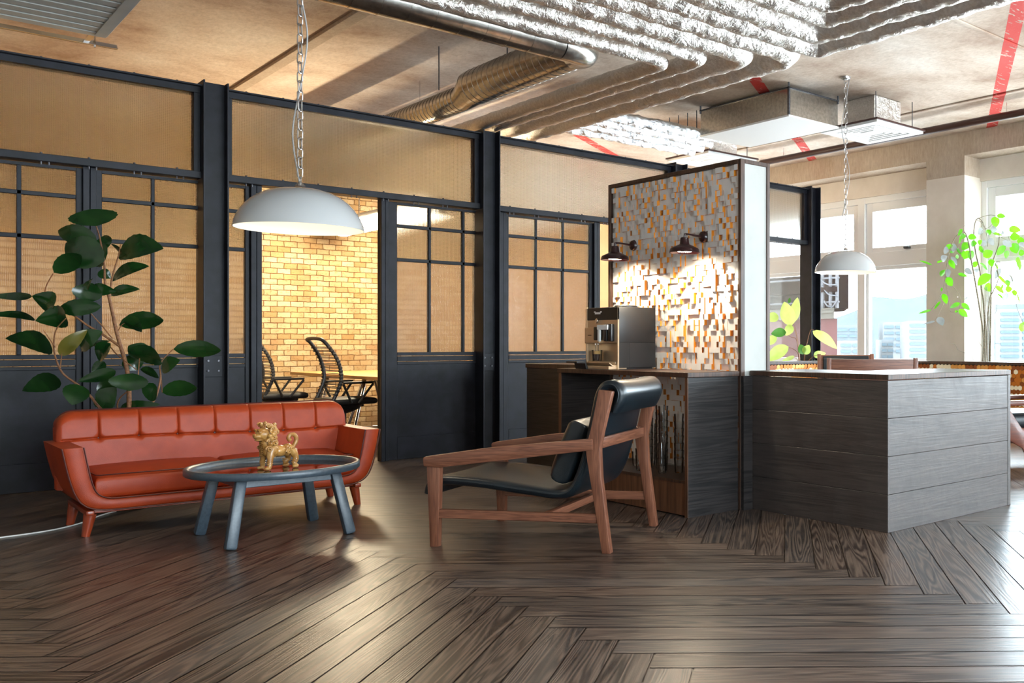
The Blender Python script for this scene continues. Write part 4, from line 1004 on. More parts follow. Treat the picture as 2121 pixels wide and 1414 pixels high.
# ------------------------------------------------------------------ low wall of gold hexagons along the windows
def hexwall(bm, P, L, z0, z1, s_, seed):
    """P(t, z, d) maps along/height/outward to a point"""
    rr = random.Random(seed); w_ = s_ * math.sqrt(3); row = 0; z = z0 + s_; run = 0; mi = 0
    while z + s_ * .9 < z1:
        t_ = w_ / 2 + (w_ / 2 if row % 2 else 0)
        while t_ + w_ / 2 < L:
            if run <= 0: run = rr.randint(1, 5); mi = rr.choices((0, 1, 2, 3), (4, 3, 3, 2))[0]
            run -= 1; d_ = .012 + rr.uniform(0, .012)
            A = [bm.verts.new(P(t_ + s_ * .97 * math.cos(R(30 + 60 * k)), z + s_ * .97 * math.sin(R(30 + 60 * k)), d_)) for k in range(6)]
            B = [bm.verts.new(P(t_ + s_ * .97 * math.cos(R(30 + 60 * k)), z + s_ * .97 * math.sin(R(30 + 60 * k)), 0)) for k in range(6)]
            f = bm.faces.new(A); f.material_index = mi
            for k in range(6): f = bm.faces.new((A[k], B[k], B[(k + 1) % 6], A[(k + 1) % 6])); f.material_index = mi
            t_ += w_
        z += s_ * 1.5; row += 1
LX = 10.70
T = thing('low_divider', 'low divider wall clad in gold hexagon tiles with a dark striped cap, before the windows', 'divider', (0, 0, 0))
bm = NB(); box(bm, LX, LX + .12, -1.0, 9.22, 0, .915); box(bm, 7.9, LX + .12, 9.10, 9.22, 0, .915); obj('core', bm, BLACKWOOD[0], T)
bm = NB(); hexwall(bm, lambda t_, z, d: Vector((LX - d, -1.0 + t_, z)), 10.06, .02, .92, .0345, 5); obj('hexagon_tiles', bm, HEXM, T, smooth=0)
bm = NB(); hexwall(bm, lambda t_, z, d: Vector((7.9 + t_, 9.10 - d, z)), 2.76, .02, .92, .0345, 6); obj('hexagon_tiles', bm, HEXM, T, smooth=0)
bm = NB(); box(bm, LX - .03, LX + .15, -1.0, 9.07, .915, .955, .003, 1); box(bm, 7.9, LX + .15, 9.07, 9.25, .915, .955, .003, 1); obj('cap', bm, EBONYEDGE, T)

# ------------------------------------------------------------------ chairs behind the desk
def desk_chair(name, lab, loc, rz, w_, zt, grp):
    """local +y is the side the sitter faces away from (outer back)"""
    T = thing(name, lab, 'chair', loc, rz, grp); h = w_ / 2
    for x in (-h, h):
        bm = NB(); prism(bm, [(-.02, 0), (.03, 0), (.05, .5), (.115, zt), (.065, zt), (-.01, .5)], 0, x - .022, x + .022, .004); obj('back_post', bm, WALNUT[2], T)
        bm = NB(); bar(bm, (x, -.56, 0), (x, -.54, .62), .044, .044); obj('front_leg', bm, WALNUT[2], T)
        bm = NB(); box(bm, x - .028, x + .028, -.60, .06, .62, .655, .006, 2); obj('armrest', bm, WALNUT[1], T)
    bm = NB(); z0 = zt - .40; g = [[Vector((-h + .01, .03 + .085 * (z0 - .5) / (zt - .5) + d_ , z0)) for d_ in (0, .03)]]
    prism(bm, [(.075 - .04 * .0 - .055, z0), (.075 - .025, z0), (.108, zt - .012), (.080, zt - .012)], 0, -h + .02, h - .02, .004); obj('back_board', bm, WALNUT[0], T)
    bm = NB(); prism(bm, [(-.01, .46), (.02, .46), (.085, zt - .04), (.055, zt - .02), (.02, zt - .06)], 0, -h + .045, h - .045, .012); obj('back_pad', bm, NAVY, T)
    bm = NB(); cushion(bm, -h + .03, h - .03, -.55, .02, .38, .48, .04, .015); obj('seat_pad', bm, NAVY, T)
    bm = NB(); box(bm, -h, h, -.55, .02, .34, .385, .006, 1); obj('seat_frame', bm, WALNUT[0], T)
    return T
GCH = 'wood armchairs behind the reception desk'
desk_chair('wood_armchair', 'wood backed armchair behind the reception desk, its plain board back towards the room', (7.24, 6.03, 0), R(-44) + math.pi, .86, 1.055, GCH)
desk_chair('wood_armchair', 'wood armchair farther behind the desk, dark leather back pad showing', (8.72, 7.66, 0), R(-40), .66, 1.07, GCH)
# shell armchair at the right edge
T = thing('shell_armchair', 'dark wood armchair with grey back and black seat at the photo edge beyond the desk', 'armchair', (8.32, 4.92, 0), R(-38))
bm = NB(); prism(bm, [(-.42, .34), (-.38, .26), (-.10, .22), (.30, .24), (.34, .30), (.30, .36), (-.36, .40)], 1, -.38, .38, .01); obj('seat_shell', bm, WALNUTD, T)
bm = NB(); cushion(bm, -.43, .32, -.34, .34, .38, .52, .05, .03); obj('seat_pad', bm, NAVY, T)
bm = NB(); cushion(bm, -.33, .33, -.26, .26, -.05, .05, .045, .02); bmesh.ops.transform(bm, matrix=Matrix.Translation((.28, 0, .74)) @ Matrix.Rotation(R(-62), 4, 'Y') @ Matrix.Rotation(R(90), 4, 'Z'), verts=bm.verts); obj('back_pad', bm, GREYLEATHER, T)
for y in (-.40, .40):
    bm = NB(); prism(bm, [(-.44, .60), (.36, .63), (.36, .67), (-.44, .65)], 1, y - .045, y + .045, .01); obj('armrest', bm, WALNUTD, T)
    bm = NB(); prism(bm, [(-.44, .34), (-.20, .20), (-.10, .0), (-.06, .0), (-.12, .26), (-.36, .62), (-.42, .62)], 1, y - .02, y + .02, .006); obj('front_leg', bm, WALNUTD, T)
    bm = NB(); prism(bm, [(.38, .0), (.42, .0), (.36, .63), (.30, .63)], 1, y - .02, y + .02, .006); obj('rear_leg', bm, WALNUTD, T)

# ------------------------------------------------------------------ meeting room
T = thing('meeting_table', 'long pale oak meeting table on chrome trestle legs by the brick wall', 'table', (4.93, 12.0, 0))
bm = NB(); box(bm, -.66, .66, -1.65, 1.60, .785, .825, .004, 1); obj('tabletop', bm, OAK, T)
for y in (-1.25, 0, 1.25):
    for sx_ in (-1, 1):
        for sy_ in (-1, 1):
            bm = NB(); tube(bm, [(sx_ * .30, y + sy_ * .02, .785), (sx_ * .52, y + sy_ * .14, 0)], .022, 12); obj('leg', bm, CHROME, T)
    bm = NB(); box(bm, -.34, .34, y - .03, y + .03, .755, .786); obj('bracket', bm, CHROME, T)
def office_chair(lab, loc, rz):
    T = thing('office_chair', lab, 'chair', loc, rz, 'black corded office chairs at the meeting table')
    prof = [(-.215, .55), (-.165, .66), (-.125, .78), (-.135, .92), (-.185, 1.06), (-.255, 1.17), (-.30, 1.225)]
    sp_ = spline([(x, 0, z) for x, z in prof], 6)
    for y in (-.24, .24):
        bm = NB(); tube(bm, [(p.x, y * (1 - .12 * max(0, (p.z - 1.0) / .22)), p.z) for p in sp_], [.020] * len(sp_), 10); obj('back_rail', bm, BLACKPLASTIC, T)
    bm = NB(); e_ = sp_[-1]; tube(bm, spline([(e_.x, -.211, e_.z), (e_.x - .03, -.19, e_.z + .022), (e_.x - .035, 0, e_.z + .032), (e_.x - .03, .19, e_.z + .022), (e_.x, .211, e_.z)], 5), .020, 10); obj('top_bow', bm, BLACKPLASTIC, T)
    for k in range(15):
        z = .62 + k * .038
        p = min(sp_, key=lambda q: abs(q.z - z)); wv = .24 * (1 - .12 * max(0, (z - 1.0) / .22))
        bm = NB()
        for dz in (-.0065, .0065): tube(bm, [(p.x, -wv, z + dz), (p.x - .015, 0, z + dz), (p.x, wv, z + dz)], .0042, 6)
        box(bm, p.x - .024, p.x + .018, wv - .012, wv + .022, z - .012, z + .012, .004, 1); box(bm, p.x - .024, p.x + .018, -wv - .022, -wv + .012, z - .012, z + .012, .004, 1)
        obj('cord', bm, MESHBLACK, T)
    bm = NB(); cushion(bm, -.24, .28, -.26, .26, .50, .57, .03, .012); obj('seat', bm, MESHBLACK, T)
    bm = NB(); lathe(bm, [(0, .49), (.20, .49), (.17, .45), (.10, .41), (.04, .39), (0, .39)], 28); box(bm, -.22, .22, -.04, .04, .46, .50, .01, 1); obj('mechanism', bm, BLACKPLASTIC, T)
    for y in (-.29, .29):
        bm = NB(); tube(bm, [(-.02, y * .92, .52), (-.12, y, .738), (-.09, y, .752), (.20, y, .752), (.215, y, .738), (.06, y * .92, .52)], .014, 8); box(bm, -.13, .22, y - .028, y + .028, .747, .765, .007, 2); obj('armrest', bm, BLACKPLASTIC, T)
    bm = NB(); tube(bm, [(0, 0, .40), (0, 0, .10)], .03, 14); obj('gas_stem', bm, BLACKPLASTIC, T)
    for k in range(5):
        a = R(72 * k + 14); bm = NB(); bar(bm, (0, 0, .115), (.32 * math.cos(a), .32 * math.sin(a), .075), .05, .035, .034, .022, .006); bo = obj('base_leg', bm, BLACKPLASTIC, T)
        bm = NB(); lathe(bm, [(0, -.022), (.026, -.022), (.030, -.012), (.030, .012), (.026, .022), (0, .022)], 18, mx=Matrix.Translation((.315 * math.cos(a), .315 * math.sin(a), .030)) @ Matrix.Rotation(a + R(60), 4, 'Z') @ Matrix.Rotation(R(90), 4, 'X')); tube(bm, [(.315 * math.cos(a), .315 * math.sin(a), .03), (.315 * math.cos(a), .315 * math.sin(a), .075)], .008, 8); obj('caster', bm, CHROME, bo)
    return T
office_chair('black corded office chair at the meeting table, the nearer one beside the door edge', (4.16, 11.42, 0), R(2))
office_chair('black corded office chair at the meeting table, the farther one partly behind the door stile', (4.02, 13.22, 0), R(-3))
T = thing('linear_pendant', 'long white glowing beam light hanging above the meeting table', 'lamp', (4.86, 12.0, 2.66))
bm = NB(); box(bm, -.10, .10, -1.55, 1.55, .02, .22, .004, 1); obj('body', bm, WHITEPLATE, T)
bm = NB(); box(bm, -.104, -.098, -1.53, 1.53, .03, .16); box(bm, .098, .104, -1.53, 1.53, .03, .16); box(bm, -.085, .085, -1.5, 1.5, .012, .022); obj('diffuser', bm, WARMTUBE, T)
for y in (-1.2, 0.6): rod(T, (-.08, y, .2), (-.08, y, ZC - 2.66), .006, CHROME)
T = thing('linear_pendant', 'added beam light behind the left frosted doors, warming their glass', 'lamp', (-.2, 12.4, 2.9))  # unseen light, added to warm the left frosted glass from behind
bm = NB(); box(bm, -1.3, 1.3, -.09, .09, .02, .16, .004, 1); obj('body', bm, WHITEPLATE, T)
bm = NB(); box(bm, -1.28, 1.28, -.075, .075, .010, .022); obj('diffuser', bm, emit('warm_tube_added', (1, .70, .40), 85), T)
for x in (-1., 1.): rod(T, (x, 0, .15), (x, 0, ZC - 2.9), .006, CHROME)

# ------------------------------------------------------------------ cable on the floor
def onfloor(px, py, z=.005):
    d = (HC - z) * F / (py - CY); p = at(px, py, d); p.z = z; return p
bm = NB(); tube(bm, spline([onfloor(*q) for q in ((-160, 1132), (-60, 1122), (0, 1113), (60, 1105), (120, 1095), (170, 1082), (205, 1068), (240, 1058))], 6), .0048, 7)
tag(obj('floor_cable', bm, CABLE), 'white cable trailing across the floor from under the sofa', 'cable')

# ------------------------------------------------------------------ plants
def leaf(bm, p0, p1, hw, side, bend=.15, fold=.25, tip=1.0, serr=0., mi=0, n=9):
    """blade from base p0 to tip p1, half width hw, 'side' = rough across direction, bend lifts the middle"""
    p0, p1 = Vector(p0), Vector(p1); ax = p1 - p0; L = ax.length; ax = ax.normalized(); s_ = Vector(side); s_ = (s_ - ax * s_.dot(ax)).normalized(); nn = ax.cross(s_).normalized()
    if nn.z < 0: nn = -nn
    rows = []
    for i in range(n + 1):
        t_ = i / n; q = hw * (math.sin(math.pi * min(1, t_ ** .80)) ** .72) * (1 if t_ < .6 else 1 - (t_ - .6) * .18) + .0006
        if serr: q *= 1 + serr * (1 if i % 2 else -1)
        c = p0 + ax * (L * t_) + nn * (bend * L * math.sin(math.pi * t_))
        rows.append([bm.verts.new(c + s_ * (q * k) + nn * (abs(k) * fold * q)) for k in (-1, -.5, 0, .5, 1)])
    for A, B in zip(rows, rows[1:]):
        for k in range(4): f = bm.faces.new((A[k], A[k + 1], B[k + 1], B[k])); f.material_index = mi
def pot_(r0, r1, h, m_, T):
    bm = NB(); lathe(bm, [(0, 0), (r0, 0), (r0 + .006, .012), (r1, h - .03), (r1 + .008, h - .02), (r1 + .008, h), (r1 - .010, h), (r1 - .016, h - .05), (0, h - .05)], 40); obj('pot', bm, m_, T, 40)
    bm = NB(); lathe(bm, [(0, h - .035), (r1 - .018, h - .040), (r1 - .018, h - .049), (0, h - .049)], 28); obj('soil', bm, SOIL, T)
def plant_pts(zx, zy, ox, oy, k, d): return at(ox + zx / k, oy + zy / k, d)

# broad leaved shrub behind the sofa
T = thing('potted_shrub', 'tall dark leaved potted shrub behind the orange sofa', 'plant', (1.50, 8.34, 0))
pot_(.17, .21, .34, POT, T); org = Vector((1.50, 8.34, 0)); D0 = 6.87
q_ = lambda zx, zy, dd=0.: plant_pts(zx, zy, 0, 400, 3.009, D0 + dd) - org
bm = NB()
def branch(bm, pts, r0, r1, Q, dd0=0., dd1=0.):
    n = len(pts); P_ = [Q(x, y, dd0 + (dd1 - dd0) * i / (n - 1)) for i, (x, y) in enumerate(pts)]; P_ = spline(P_, 5); m_ = len(P_)
    tube(bm, P_, [r0 + (r1 - r0) * i / (m_ - 1) for i in range(m_)], 8)
tr = [q_(805, 1300)]; foot = Vector((0, 0, .29))
tube(bm, spline([foot, (foot + tr[0]) / 2 + Vector((.01, 0, 0)), tr[0]], 5), .0155, 8)
branch(bm, [(805, 1300), (802, 1180), (788, 1080), (760, 980), (730, 880), (700, 740), (680, 650)], .0155, .010, q_)
branch(bm, [(680, 650), (655, 560), (650, 440), (622, 280), (600, 205)], .009, .004, q_, 0, -.05)
branch(bm, [(682, 655), (700, 520), (735, 400), (752, 320)], .007, .003, q_, 0, .08)
branch(bm, [(755, 960), (640, 880), (540, 820), (440, 750), (330, 700), (280, 610), (330, 500)], .0095, .003, q_, 0, -.22)
branch(bm, [(700, 905), (640, 830), (560, 740), (545, 680)], .005, .003, q_, 0, -.12)
branch(bm, [(800, 1420), (640, 1350), (560, 1260), (480, 1190), (390, 1120), (345, 1020), (335, 940), (350, 850), (410, 780)], .0105, .003, q_, 0, -.30)
branch(bm, [(375, 1090), (385, 1000)], .004, .003, q_, -.25, -.2)
branch(bm, [(345, 960), (270, 850)], .004, .0025, q_, -.25, -.3)
branch(bm, [(810, 1420), (920, 1340), (975, 1260), (1000, 1150), (1000, 1060), (1080, 970)], .0095, .003, q_, 0, .2)
branch(bm, [(800, 1420), (735, 1345), (745, 1280), (800, 1230)], .006, .004, q_, 0, -.2)
branch(bm, [(1000, 1100), (1010, 1240)], .004, .003, q_, .15, .25)
branch(bm, [(725, 880), (760, 820), (810, 800)], .004, .002, q_, 0, .2); branch(bm, [(690, 960), (735, 1010), (850, 1100)], .004, .003, q_, 0, -.1); branch(bm, [(870, 1030), (860, 1140)], .004, .003, q_, 0, -.1)
obj('stem', bm, BARK, T, 50)
LV = [((600, 205), (560, 100), 90, -.1), ((605, 300), (362, 232), 44, -.1), ((650, 425), (408, 312), 72, -.15), ((655, 420), (470, 330), 60, .1), ((662, 345), (652, 262), 34, .15), ((335, 495), (505, 384), 40, -.25),
      ((742, 375), (1020, 345), 70, .12), ((760, 390), (690, 315), 24, .1), ((700, 540), (930, 455), 46, .1), ((612, 490), (690, 530), 26, .2), ((540, 675), (575, 560), 56, -.2), ((548, 605), (580, 532), 24, -.25), ((575, 595), (725, 612), 28, -.1), ((690, 630), (872, 598), 28, .15),
      ((330, 715), (198, 640), 50, -.25), ((200, 642), (-70, 640), 17, -.3), ((220, 790), (-90, 760), 18, -.35), ((412, 770), (220, 795), 50, -.3), ((632, 708), (362, 724), 36, -.2),
      ((742, 822), (1020, 790), 44, .2), ((770, 800), (885, 862), 42, .1), ((328, 975), (33, 905), 52, -.35), ((690, 935), (620, 1048), 44, -.1), ((500, 960), (640, 862), 48, -.1), ((505, 985), (690, 920), 16, .1),
      ((1080, 972), (1378, 980), 40, .2), ((895, 1015), (800, 950), 44, .1), ((802, 985), (1010, 1062), 46, .0), ((1008, 1098), (1122, 1040), 40, .2), ((372, 1158), (138, 1232), 44, -.3), ((478, 1190), (450, 1320), 50, -.3), ((722, 1108), (483, 1172), 28, -.1),
      ((805, 1232), (828, 1122), 74, -.2), ((1008, 1240), (1228, 1212), 40, .28), ((882, 1215), (975, 1278), 42, -.15), ((640, 1342), (725, 1210), 56, -.1), ((605, 1240), (738, 1180), 34, .05), ((750, 1338), (998, 1315), 26, .05), ((875, 1100), (990, 1150), 26, .1), ((850, 1105), (800, 1010), 42, .1), ((652, 1050), (572, 1112), 24, .05), ((600, 1270), (720, 1330), 40, .1)]
bm = NB(); rr = random.Random(2)
for a, b, hw, dd in LV:
    p0, p1 = q_(a[0], a[1], dd), q_(b[0], b[1], dd + rr.uniform(-.05, .05)); ax = (p1 - p0).normalized()
    side = Vector((0, 0, 1)) if abs(ax.z) < .7 else rt
    side = side + fw * rr.uniform(-.7, .7)
    leaf(bm, p0, p1, hw / 3.009 * D0 / F * 1.38, side, rr.uniform(.06, .14), rr.uniform(.1, .35), serr=.025, n=14)
leaf(bm, q_(372, 1010, -.2), q_(545, 850, -.15), 44 / 3.009 * D0 / F, (0, 0, 1), .10, .3, serr=.02, mi=1, n=14)
obj('foliage', bm, [LEAFD, LEAFY], T, 60, recalc=False)

# cascading cane plant by the right hand window
T = thing('cane_plant', 'lime leaved potted plant with arching canes standing at the window pier', 'plant', (11.16, 7.30, 0))
D1 = 13.05; org = Vector((11.16, 7.30, 0)); pot_(.17, .22, .62, POT, T)
qa = lambda zx, zy, dd=0.: plant_pts(zx, zy, 1880, 420, 7.07, D1 + dd) - org
qb = lambda zx, zy, dd=0.: plant_pts(zx, zy, 1880, 580, 7.07, D1 + dd) - org
bm = NB()
def cane(pts, r0, r1, dd0, dd1):
    P_ = []; n = len(pts)
    for i, (w_, x, y) in enumerate(pts): P_.append((qa if w_ == 'a' else qb)(x, y, dd0 + (dd1 - dd0) * i / (n - 1)))
    P_ = spline(P_, 5); m_ = len(P_); tube(bm, P_, [r0 + (r1 - r0) * i / (m_ - 1) for i in range(m_)], 7)
cane([('b', 1090, 1500), ('b', 1110, 850), ('b', 1060, 450), ('b', 985, 0), ('a', 930, 830), ('a', 900, 620), ('a', 850, 450), ('a', 800, 425), ('a', 720, 480), ('a', 650, 600), ('a', 590, 800), ('a', 560, 1000), ('a', 520, 1250), ('b', 430, 320), ('b', 340, 435)], .013, .002, 0, -.35)
cane([('b', 1140, 1500), ('b', 1130, 700), ('b', 1110, 300), ('b', 1080, 130), ('a', 1060, 1000), ('a', 1000, 750), ('a', 970, 500), ('a', 985, 300), ('a', 1040, 225), ('a', 1110, 310), ('a', 1160, 480), ('a', 1170, 640)], .014, .003, .05, .1)
cane([('b', 1200, 1500), ('b', 1215, 700), ('b', 1220, 400), ('b', 1225, 0), ('a', 1225, 1000), ('a', 1250, 850), ('a', 1330, 620), ('a', 1345, 400), ('a', 1360, 310), ('a', 1410, 310), ('a', 1460, 400), ('a', 1490, 560)], .013, .003, .0, .25)
cane([('b', 1180, 1500), ('b', 1160, 800), ('b', 1200, 300), ('a', 1250, 1300), ('a', 1330, 1100), ('a', 1290, 900), ('a', 1330, 865), ('a', 1400, 900), ('a', 1480, 1020), ('a', 1540, 1150), ('a', 1590, 1400), ('b', 1600, 400), ('b', 1700, 650)], .011, .002, .08, -.2)
cane([('a', 1040, 225), ('a', 1160, 185), ('a', 1260, 183), ('a', 1400, 245), ('a', 1480, 340), ('a', 1540, 350)], .004, .002, .1, .2)
cane([('a', 1110, 290), ('a', 980, 247), ('a', 900, 290), ('a', 820, 348), ('a', 790, 390)], .003, .002, .1, -.1)
cane([('a', 560, 1000), ('a', 575, 1210), ('b', 600, 330), ('b', 630, 460), ('b', 730, 460)], .003, .002, -.2, -.3)
cane([('a', 1040, 230), ('a', 1150, 380), ('a', 1400, 520), ('a', 1480, 560)], .003, .002, .1, .1)
cane([('a', 1360, 310), ('a', 1250, 310), ('a', 1190, 360), ('a', 1080, 430), ('a', 1040, 700)], .003, .002, .1, 0)
cane([('a', 900, 620), ('a', 840, 575), ('a', 770, 610), ('a', 720, 690)], .003, .002, 0, -.15)
cane([('a', 1480, 1020), ('a', 1600, 1090), ('a', 1700, 1130)], .003, .002, -.05, -.1)
cane([('b', 530, 330), ('b', 480, 450), ('b', 390, 600)], .0025, .002, -.25, -.3)
cane([('a', 660, 1215), ('b', 770, 250), ('b', 760, 420)], .0025, .002, -.2, -.2)
cane([('b', 1090, 975), ('b', 1010, 850), ('b', 990, 760), ('b', 1030, 715)], .003, .002, -.05, -.1)
cane([('b', 960, 1170), ('b', 930, 1100), ('b', 840, 1065), ('b', 740, 1020), ('b', 690, 940), ('b', 610, 932)], .003, .002, -.05, -.2)
cane([('b', 1220, 1110), ('b', 1250, 1030), ('b', 1280, 935), ('b', 1360, 928)], .003, .002, 0, -.1)
cane([('b', 1250, 530), ('b', 1305, 430), ('b', 1310, 250), ('a', 1400, 1330)], .003, .002, 0, .1)
for x in (1100, 1125, 1160, 1185, 1210): cane([('b', x, 1500), ('b', x + 8, 1000), ('b', x * .6 + 470, 500), ('b', x * .3 + 800, 100)], .006, .003, rng.uniform(-.08, .08), rng.uniform(-.1, .1))
obj('cane', bm, BARKG, T, 50)
A_ = [((1300, 195), (1438, 200), 32, 0), ((1280, 200), (1285, 372), 50, 0), ((1480, 370), (1660, 405), 42, 0), ((1495, 500), (1645, 488), 44, 0), ((1600, 560), (1720, 552), 42, 0), ((885, 488), (1008, 515), 36, 0), ((770, 490), (862, 490), 34, 0), ((1155, 395), (1200, 475), 42, 0), ((1235, 430), (1395, 482), 16, 0), ((795, 380), (738, 485), 20, 0), ((785, 470), (748, 605), 14, 0), ((925, 605), (1015, 590), 38, 0), ((905, 585), (792, 690), 48, 0), ((1060, 540), (1060, 620), 24, 0), ((1045, 690), (1115, 680), 44, 0), ((1110, 790), (1245, 705), 52, 0), ((905, 700), (818, 822), 42, 0), ((950, 695), (920, 838), 46, 0), ((1435, 630), (1300, 765), 42, 0), ((1465, 695), (1440, 815), 36, 0), ((1540, 590), (1600, 740), 56, 0), ((1625, 730), (1720, 730), 36, 0), ((1600, 800), (1645, 985), 32, 0), ((1620, 790), (1610, 900), 28, 0), ((1212, 825), (1242, 938), 36, 0), ((1280, 880), (1332, 985), 14, 0), ((560, 660), (662, 618), 30, 0), ((615, 722), (685, 710), 16, 0), ((430, 872), (512, 850), 12, 0), ((360, 910), (168, 843), 11, 0), ((608, 835), (690, 965), 32, 0), ((480, 1075), (555, 978), 34, 0), ((570, 1090), (652, 1222), 42, 0), ((735, 1040), (872, 1076), 22, 0), ((965, 945), (1010, 855), 32, 0), ((1058, 880), (1172, 992), 24, 0), ((1215, 1048), (1022, 1212), 60, 0), ((1242, 1225), (1120, 1262), 52, 0), ((1280, 1212), (1412, 1328), 28, 0), ((1308, 1045), (1474, 1218), 18, 0), ((1428, 1190), (1505, 1160), 36, 0), ((1428, 1270), (1535, 1258), 38, 0), ((1545, 1275), (1582, 1365), 30, 0), ((1310, 1325), (1410, 1420), 16, 0), ((1500, 380), (1525, 435), 18, 0), ((1385, 1190), (1380, 1270), 12, 0), ((720, 660), (790, 760), 16, 0), ((830, 700), (800, 800), 22, 0), ((700, 800), (745, 770), 24, 0),
      ((525, 690), (605, 700), 42, 1), ((640, 650), (725, 662), 46, 1), ((495, 845), (585, 778), 40, 1), ((636, 785), (722, 915), 32, 1), ((590, 965), (590, 1092), 34, 1), ((840, 960), (945, 1042), 32, 1), ((1030, 410), (1115, 420), 42, 1), ((1215, 392), (1312, 388), 40, 1), ((1195, 510), (1262, 625), 34, 1), ((1395, 555), (1525, 645), 42, 1), ((1425, 1095), (1555, 1142), 48, 1), ((1635, 1245), (1720, 1160), 46, 1), ((1645, 1005), (1720, 895), 46, 1), ((1365, 955), (1280, 1115), 36, 1), ((1100, 540), (1130, 640), 34, 1), ((1370, 430), (1415, 450), 26, 1), ((1640, 580), (1700, 650), 40, 1), ((1400, 1350), (1470, 1400), 46, 1), ((1520, 1320), (1500, 1400), 40, 1), ((995, 960), (1015, 1020), 34, 1)]
B_ = [((515, 198), (572, 350), 36, 0), ((482, 308), (388, 430), 16, 0), ((345, 435), (162, 487), 14, 0), ((770, 338), (618, 405), 28, 0), ((788, 345), (912, 438), 32, 0), ((750, 430), (878, 542), 36, 0), ((690, 460), (742, 458), 14, 0), ((1625, 690), (1720, 690), 50, 0), ((1690, 605), (1700, 652), 14, 0), ((1600, 190), (1642, 360), 10, 0), ((502, 110), (490, 165), 12, 0), ((402, 600), (238, 647), 12, 1), ((450, 540), (515, 665), 50, 1), ((838, 290), (884, 248), 12, 1), ((1330, 200), (1420, 312), 14, 0), ((730, 240), (740, 255), 8, 1)]
bm = NB(); rr = random.Random(5)
for L_, Q in ((A_, qa), (B_, qb)):
    for a, b, hw, mi in L_:
        dd = rr.uniform(-.25, .25); p0, p1 = Q(a[0], a[1], dd), Q(b[0], b[1], dd + rr.uniform(-.05, .05)); ax = (p1 - p0).normalized()
        side = (Vector((0, 0, 1)) if abs(ax.z) < .7 else rt) + fw * rr.uniform(-.5, .5)
        leaf(bm, p0, p1, hw / 7.07 * D1 / F * 1.3, side, rr.uniform(.02, .10), rr.uniform(.05, .25), mi=mi, n=8)
obj('foliage', bm, [LEAFG, LEAFGREY], T, 60, recalc=False)

# large leaved plant at the end column
T = thing('broadleaf_plant', 'pale green big leaved potted plant at the steel end column', 'plant', (9.75, 9.42, 0))
D2 = 13.5; org = Vector((9.75, 9.40, 0)); pot_(.12, .155, .42, POT, T)
qc = lambda zx, zy, dd=0.: plant_pts(zx, zy, 1560, 580, 7.857, D2 + dd) - org
bm = NB()
for pts, d0, d1 in (([(800, 1700), (760, 1300), (735, 980), (690, 800), (645, 720)], 0, -.1), ([(800, 1700), (770, 1250), (735, 930), (670, 680)], 0, .1), ([(800, 1700), (770, 1300), (725, 975), (640, 930), (575, 890)], 0, -.15), ([(800, 1700), (760, 1250), (700, 1140), (595, 1090)], 0, -.2), ([(800, 1700), (850, 1350), (850, 1195)], 0, -.25), ([(800, 1700), (860, 1200), (945, 828), (1020, 820)], 0, -.1), ([(800, 1700), (900, 1350), (1000, 1240), (1070, 1220)], 0, -.1), ([(800, 1700), (750, 1330), (690, 1260)], 0, -.15)):
    n = len(pts); P_ = spline([qc(x, y, d0 + (d1 - d0) * i / (n - 1)) for i, (x, y) in enumerate(pts)], 5); tube(bm, P_, [.008 - .005 * i / (len(P_) - 1) for i in range(len(P_))], 7)
obj('stem', bm, BARK, T, 50)
bm = NB(); rr = random.Random(8)
for a, b, hw, dd, mi, bd in [((430, 590), (215, 640), 76, -.1, 0, .12), ((645, 735), (520, 350), 112, -.1, 0, .08), ((600, 380), (612, 285), 22, -.1, 1, 0), ((655, 690), (740, 280), 78, .1, 0, .06), ((640, 730), (545, 905), 66, -.12, 0, .1), ((555, 850), (308, 872), 70, -.2, 1, .1), ((395, 920), (215, 1060), 66, -.05, 0, .1), ((592, 1082), (235, 1312), 98, -.25, 0, .12), ((690, 1240), (490, 1312), 30, -.1, 0, .1), ((848, 1205), (775, 1045), 60, -.3, 1, .05), ((850, 1205), (930, 1055), 64, -.32, 0, .05), ((985, 828), (1385, 1120), 74, -.05, 0, .22), ((1000, 1225), (1200, 1190), 54, .0, 0, .14)]:
    p0, p1 = qc(a[0], a[1], dd), qc(b[0], b[1], dd + rr.uniform(-.08, .08)); ax = (p1 - p0).normalized()
    side = (Vector((0, 0, 1)) if abs(ax.z) < .72 else rt) + fw * rr.uniform(-.3, .3)
    leaf(bm, p0, p1, hw / 7.857 * D2 / F * 1.1, side, bd, rr.uniform(.1, .25), mi=mi, n=14)
obj('foliage', bm, [LEAFP, LEAFPD], T, 60, recalc=False)

# ------------------------------------------------------------------ outside: brick building and hazy city
T = thing('brick_building', 'red brick building with white balcony rails just outside the left window', 'building', (20, 18, 0))
X0 = 0; yE = None
def by(px): 
    d_ = rt * ((px - CX) / F) + fw; return d_.y * (20 / d_.x) - 18
yr, yl = by(1734), by(1660)
zz = lambda py: HC - (py - CY) / F * 27.0
def bprism(bm, x, dy, z0, z1, x1=2.5): prism(bm, [(x, yr - dy), (x1, yr - dy + (x1 - x) * .98), (x1, yl + 3), (x, yl + 3)], 2, z0, z1)
bm = NB(); bprism(bm, 0, 0, -20, zz(660)); obj('brick_wall', bm, REDBRICK, T)
bm = NB(); bprism(bm, -.12, .0, zz(660), zz(638)); bprism(bm, -.18, .02, zz(648), zz(643)); obj('cornice', bm, base('cornice_stone', (.022, .020, .017), .9, 0, 0)[0], T)
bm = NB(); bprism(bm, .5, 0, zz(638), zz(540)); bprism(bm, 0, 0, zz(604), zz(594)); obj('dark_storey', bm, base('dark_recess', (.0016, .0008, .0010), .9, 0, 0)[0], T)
RAILM = base('white_rail', (.028, .028, .030), .6, 0, 0)[0]
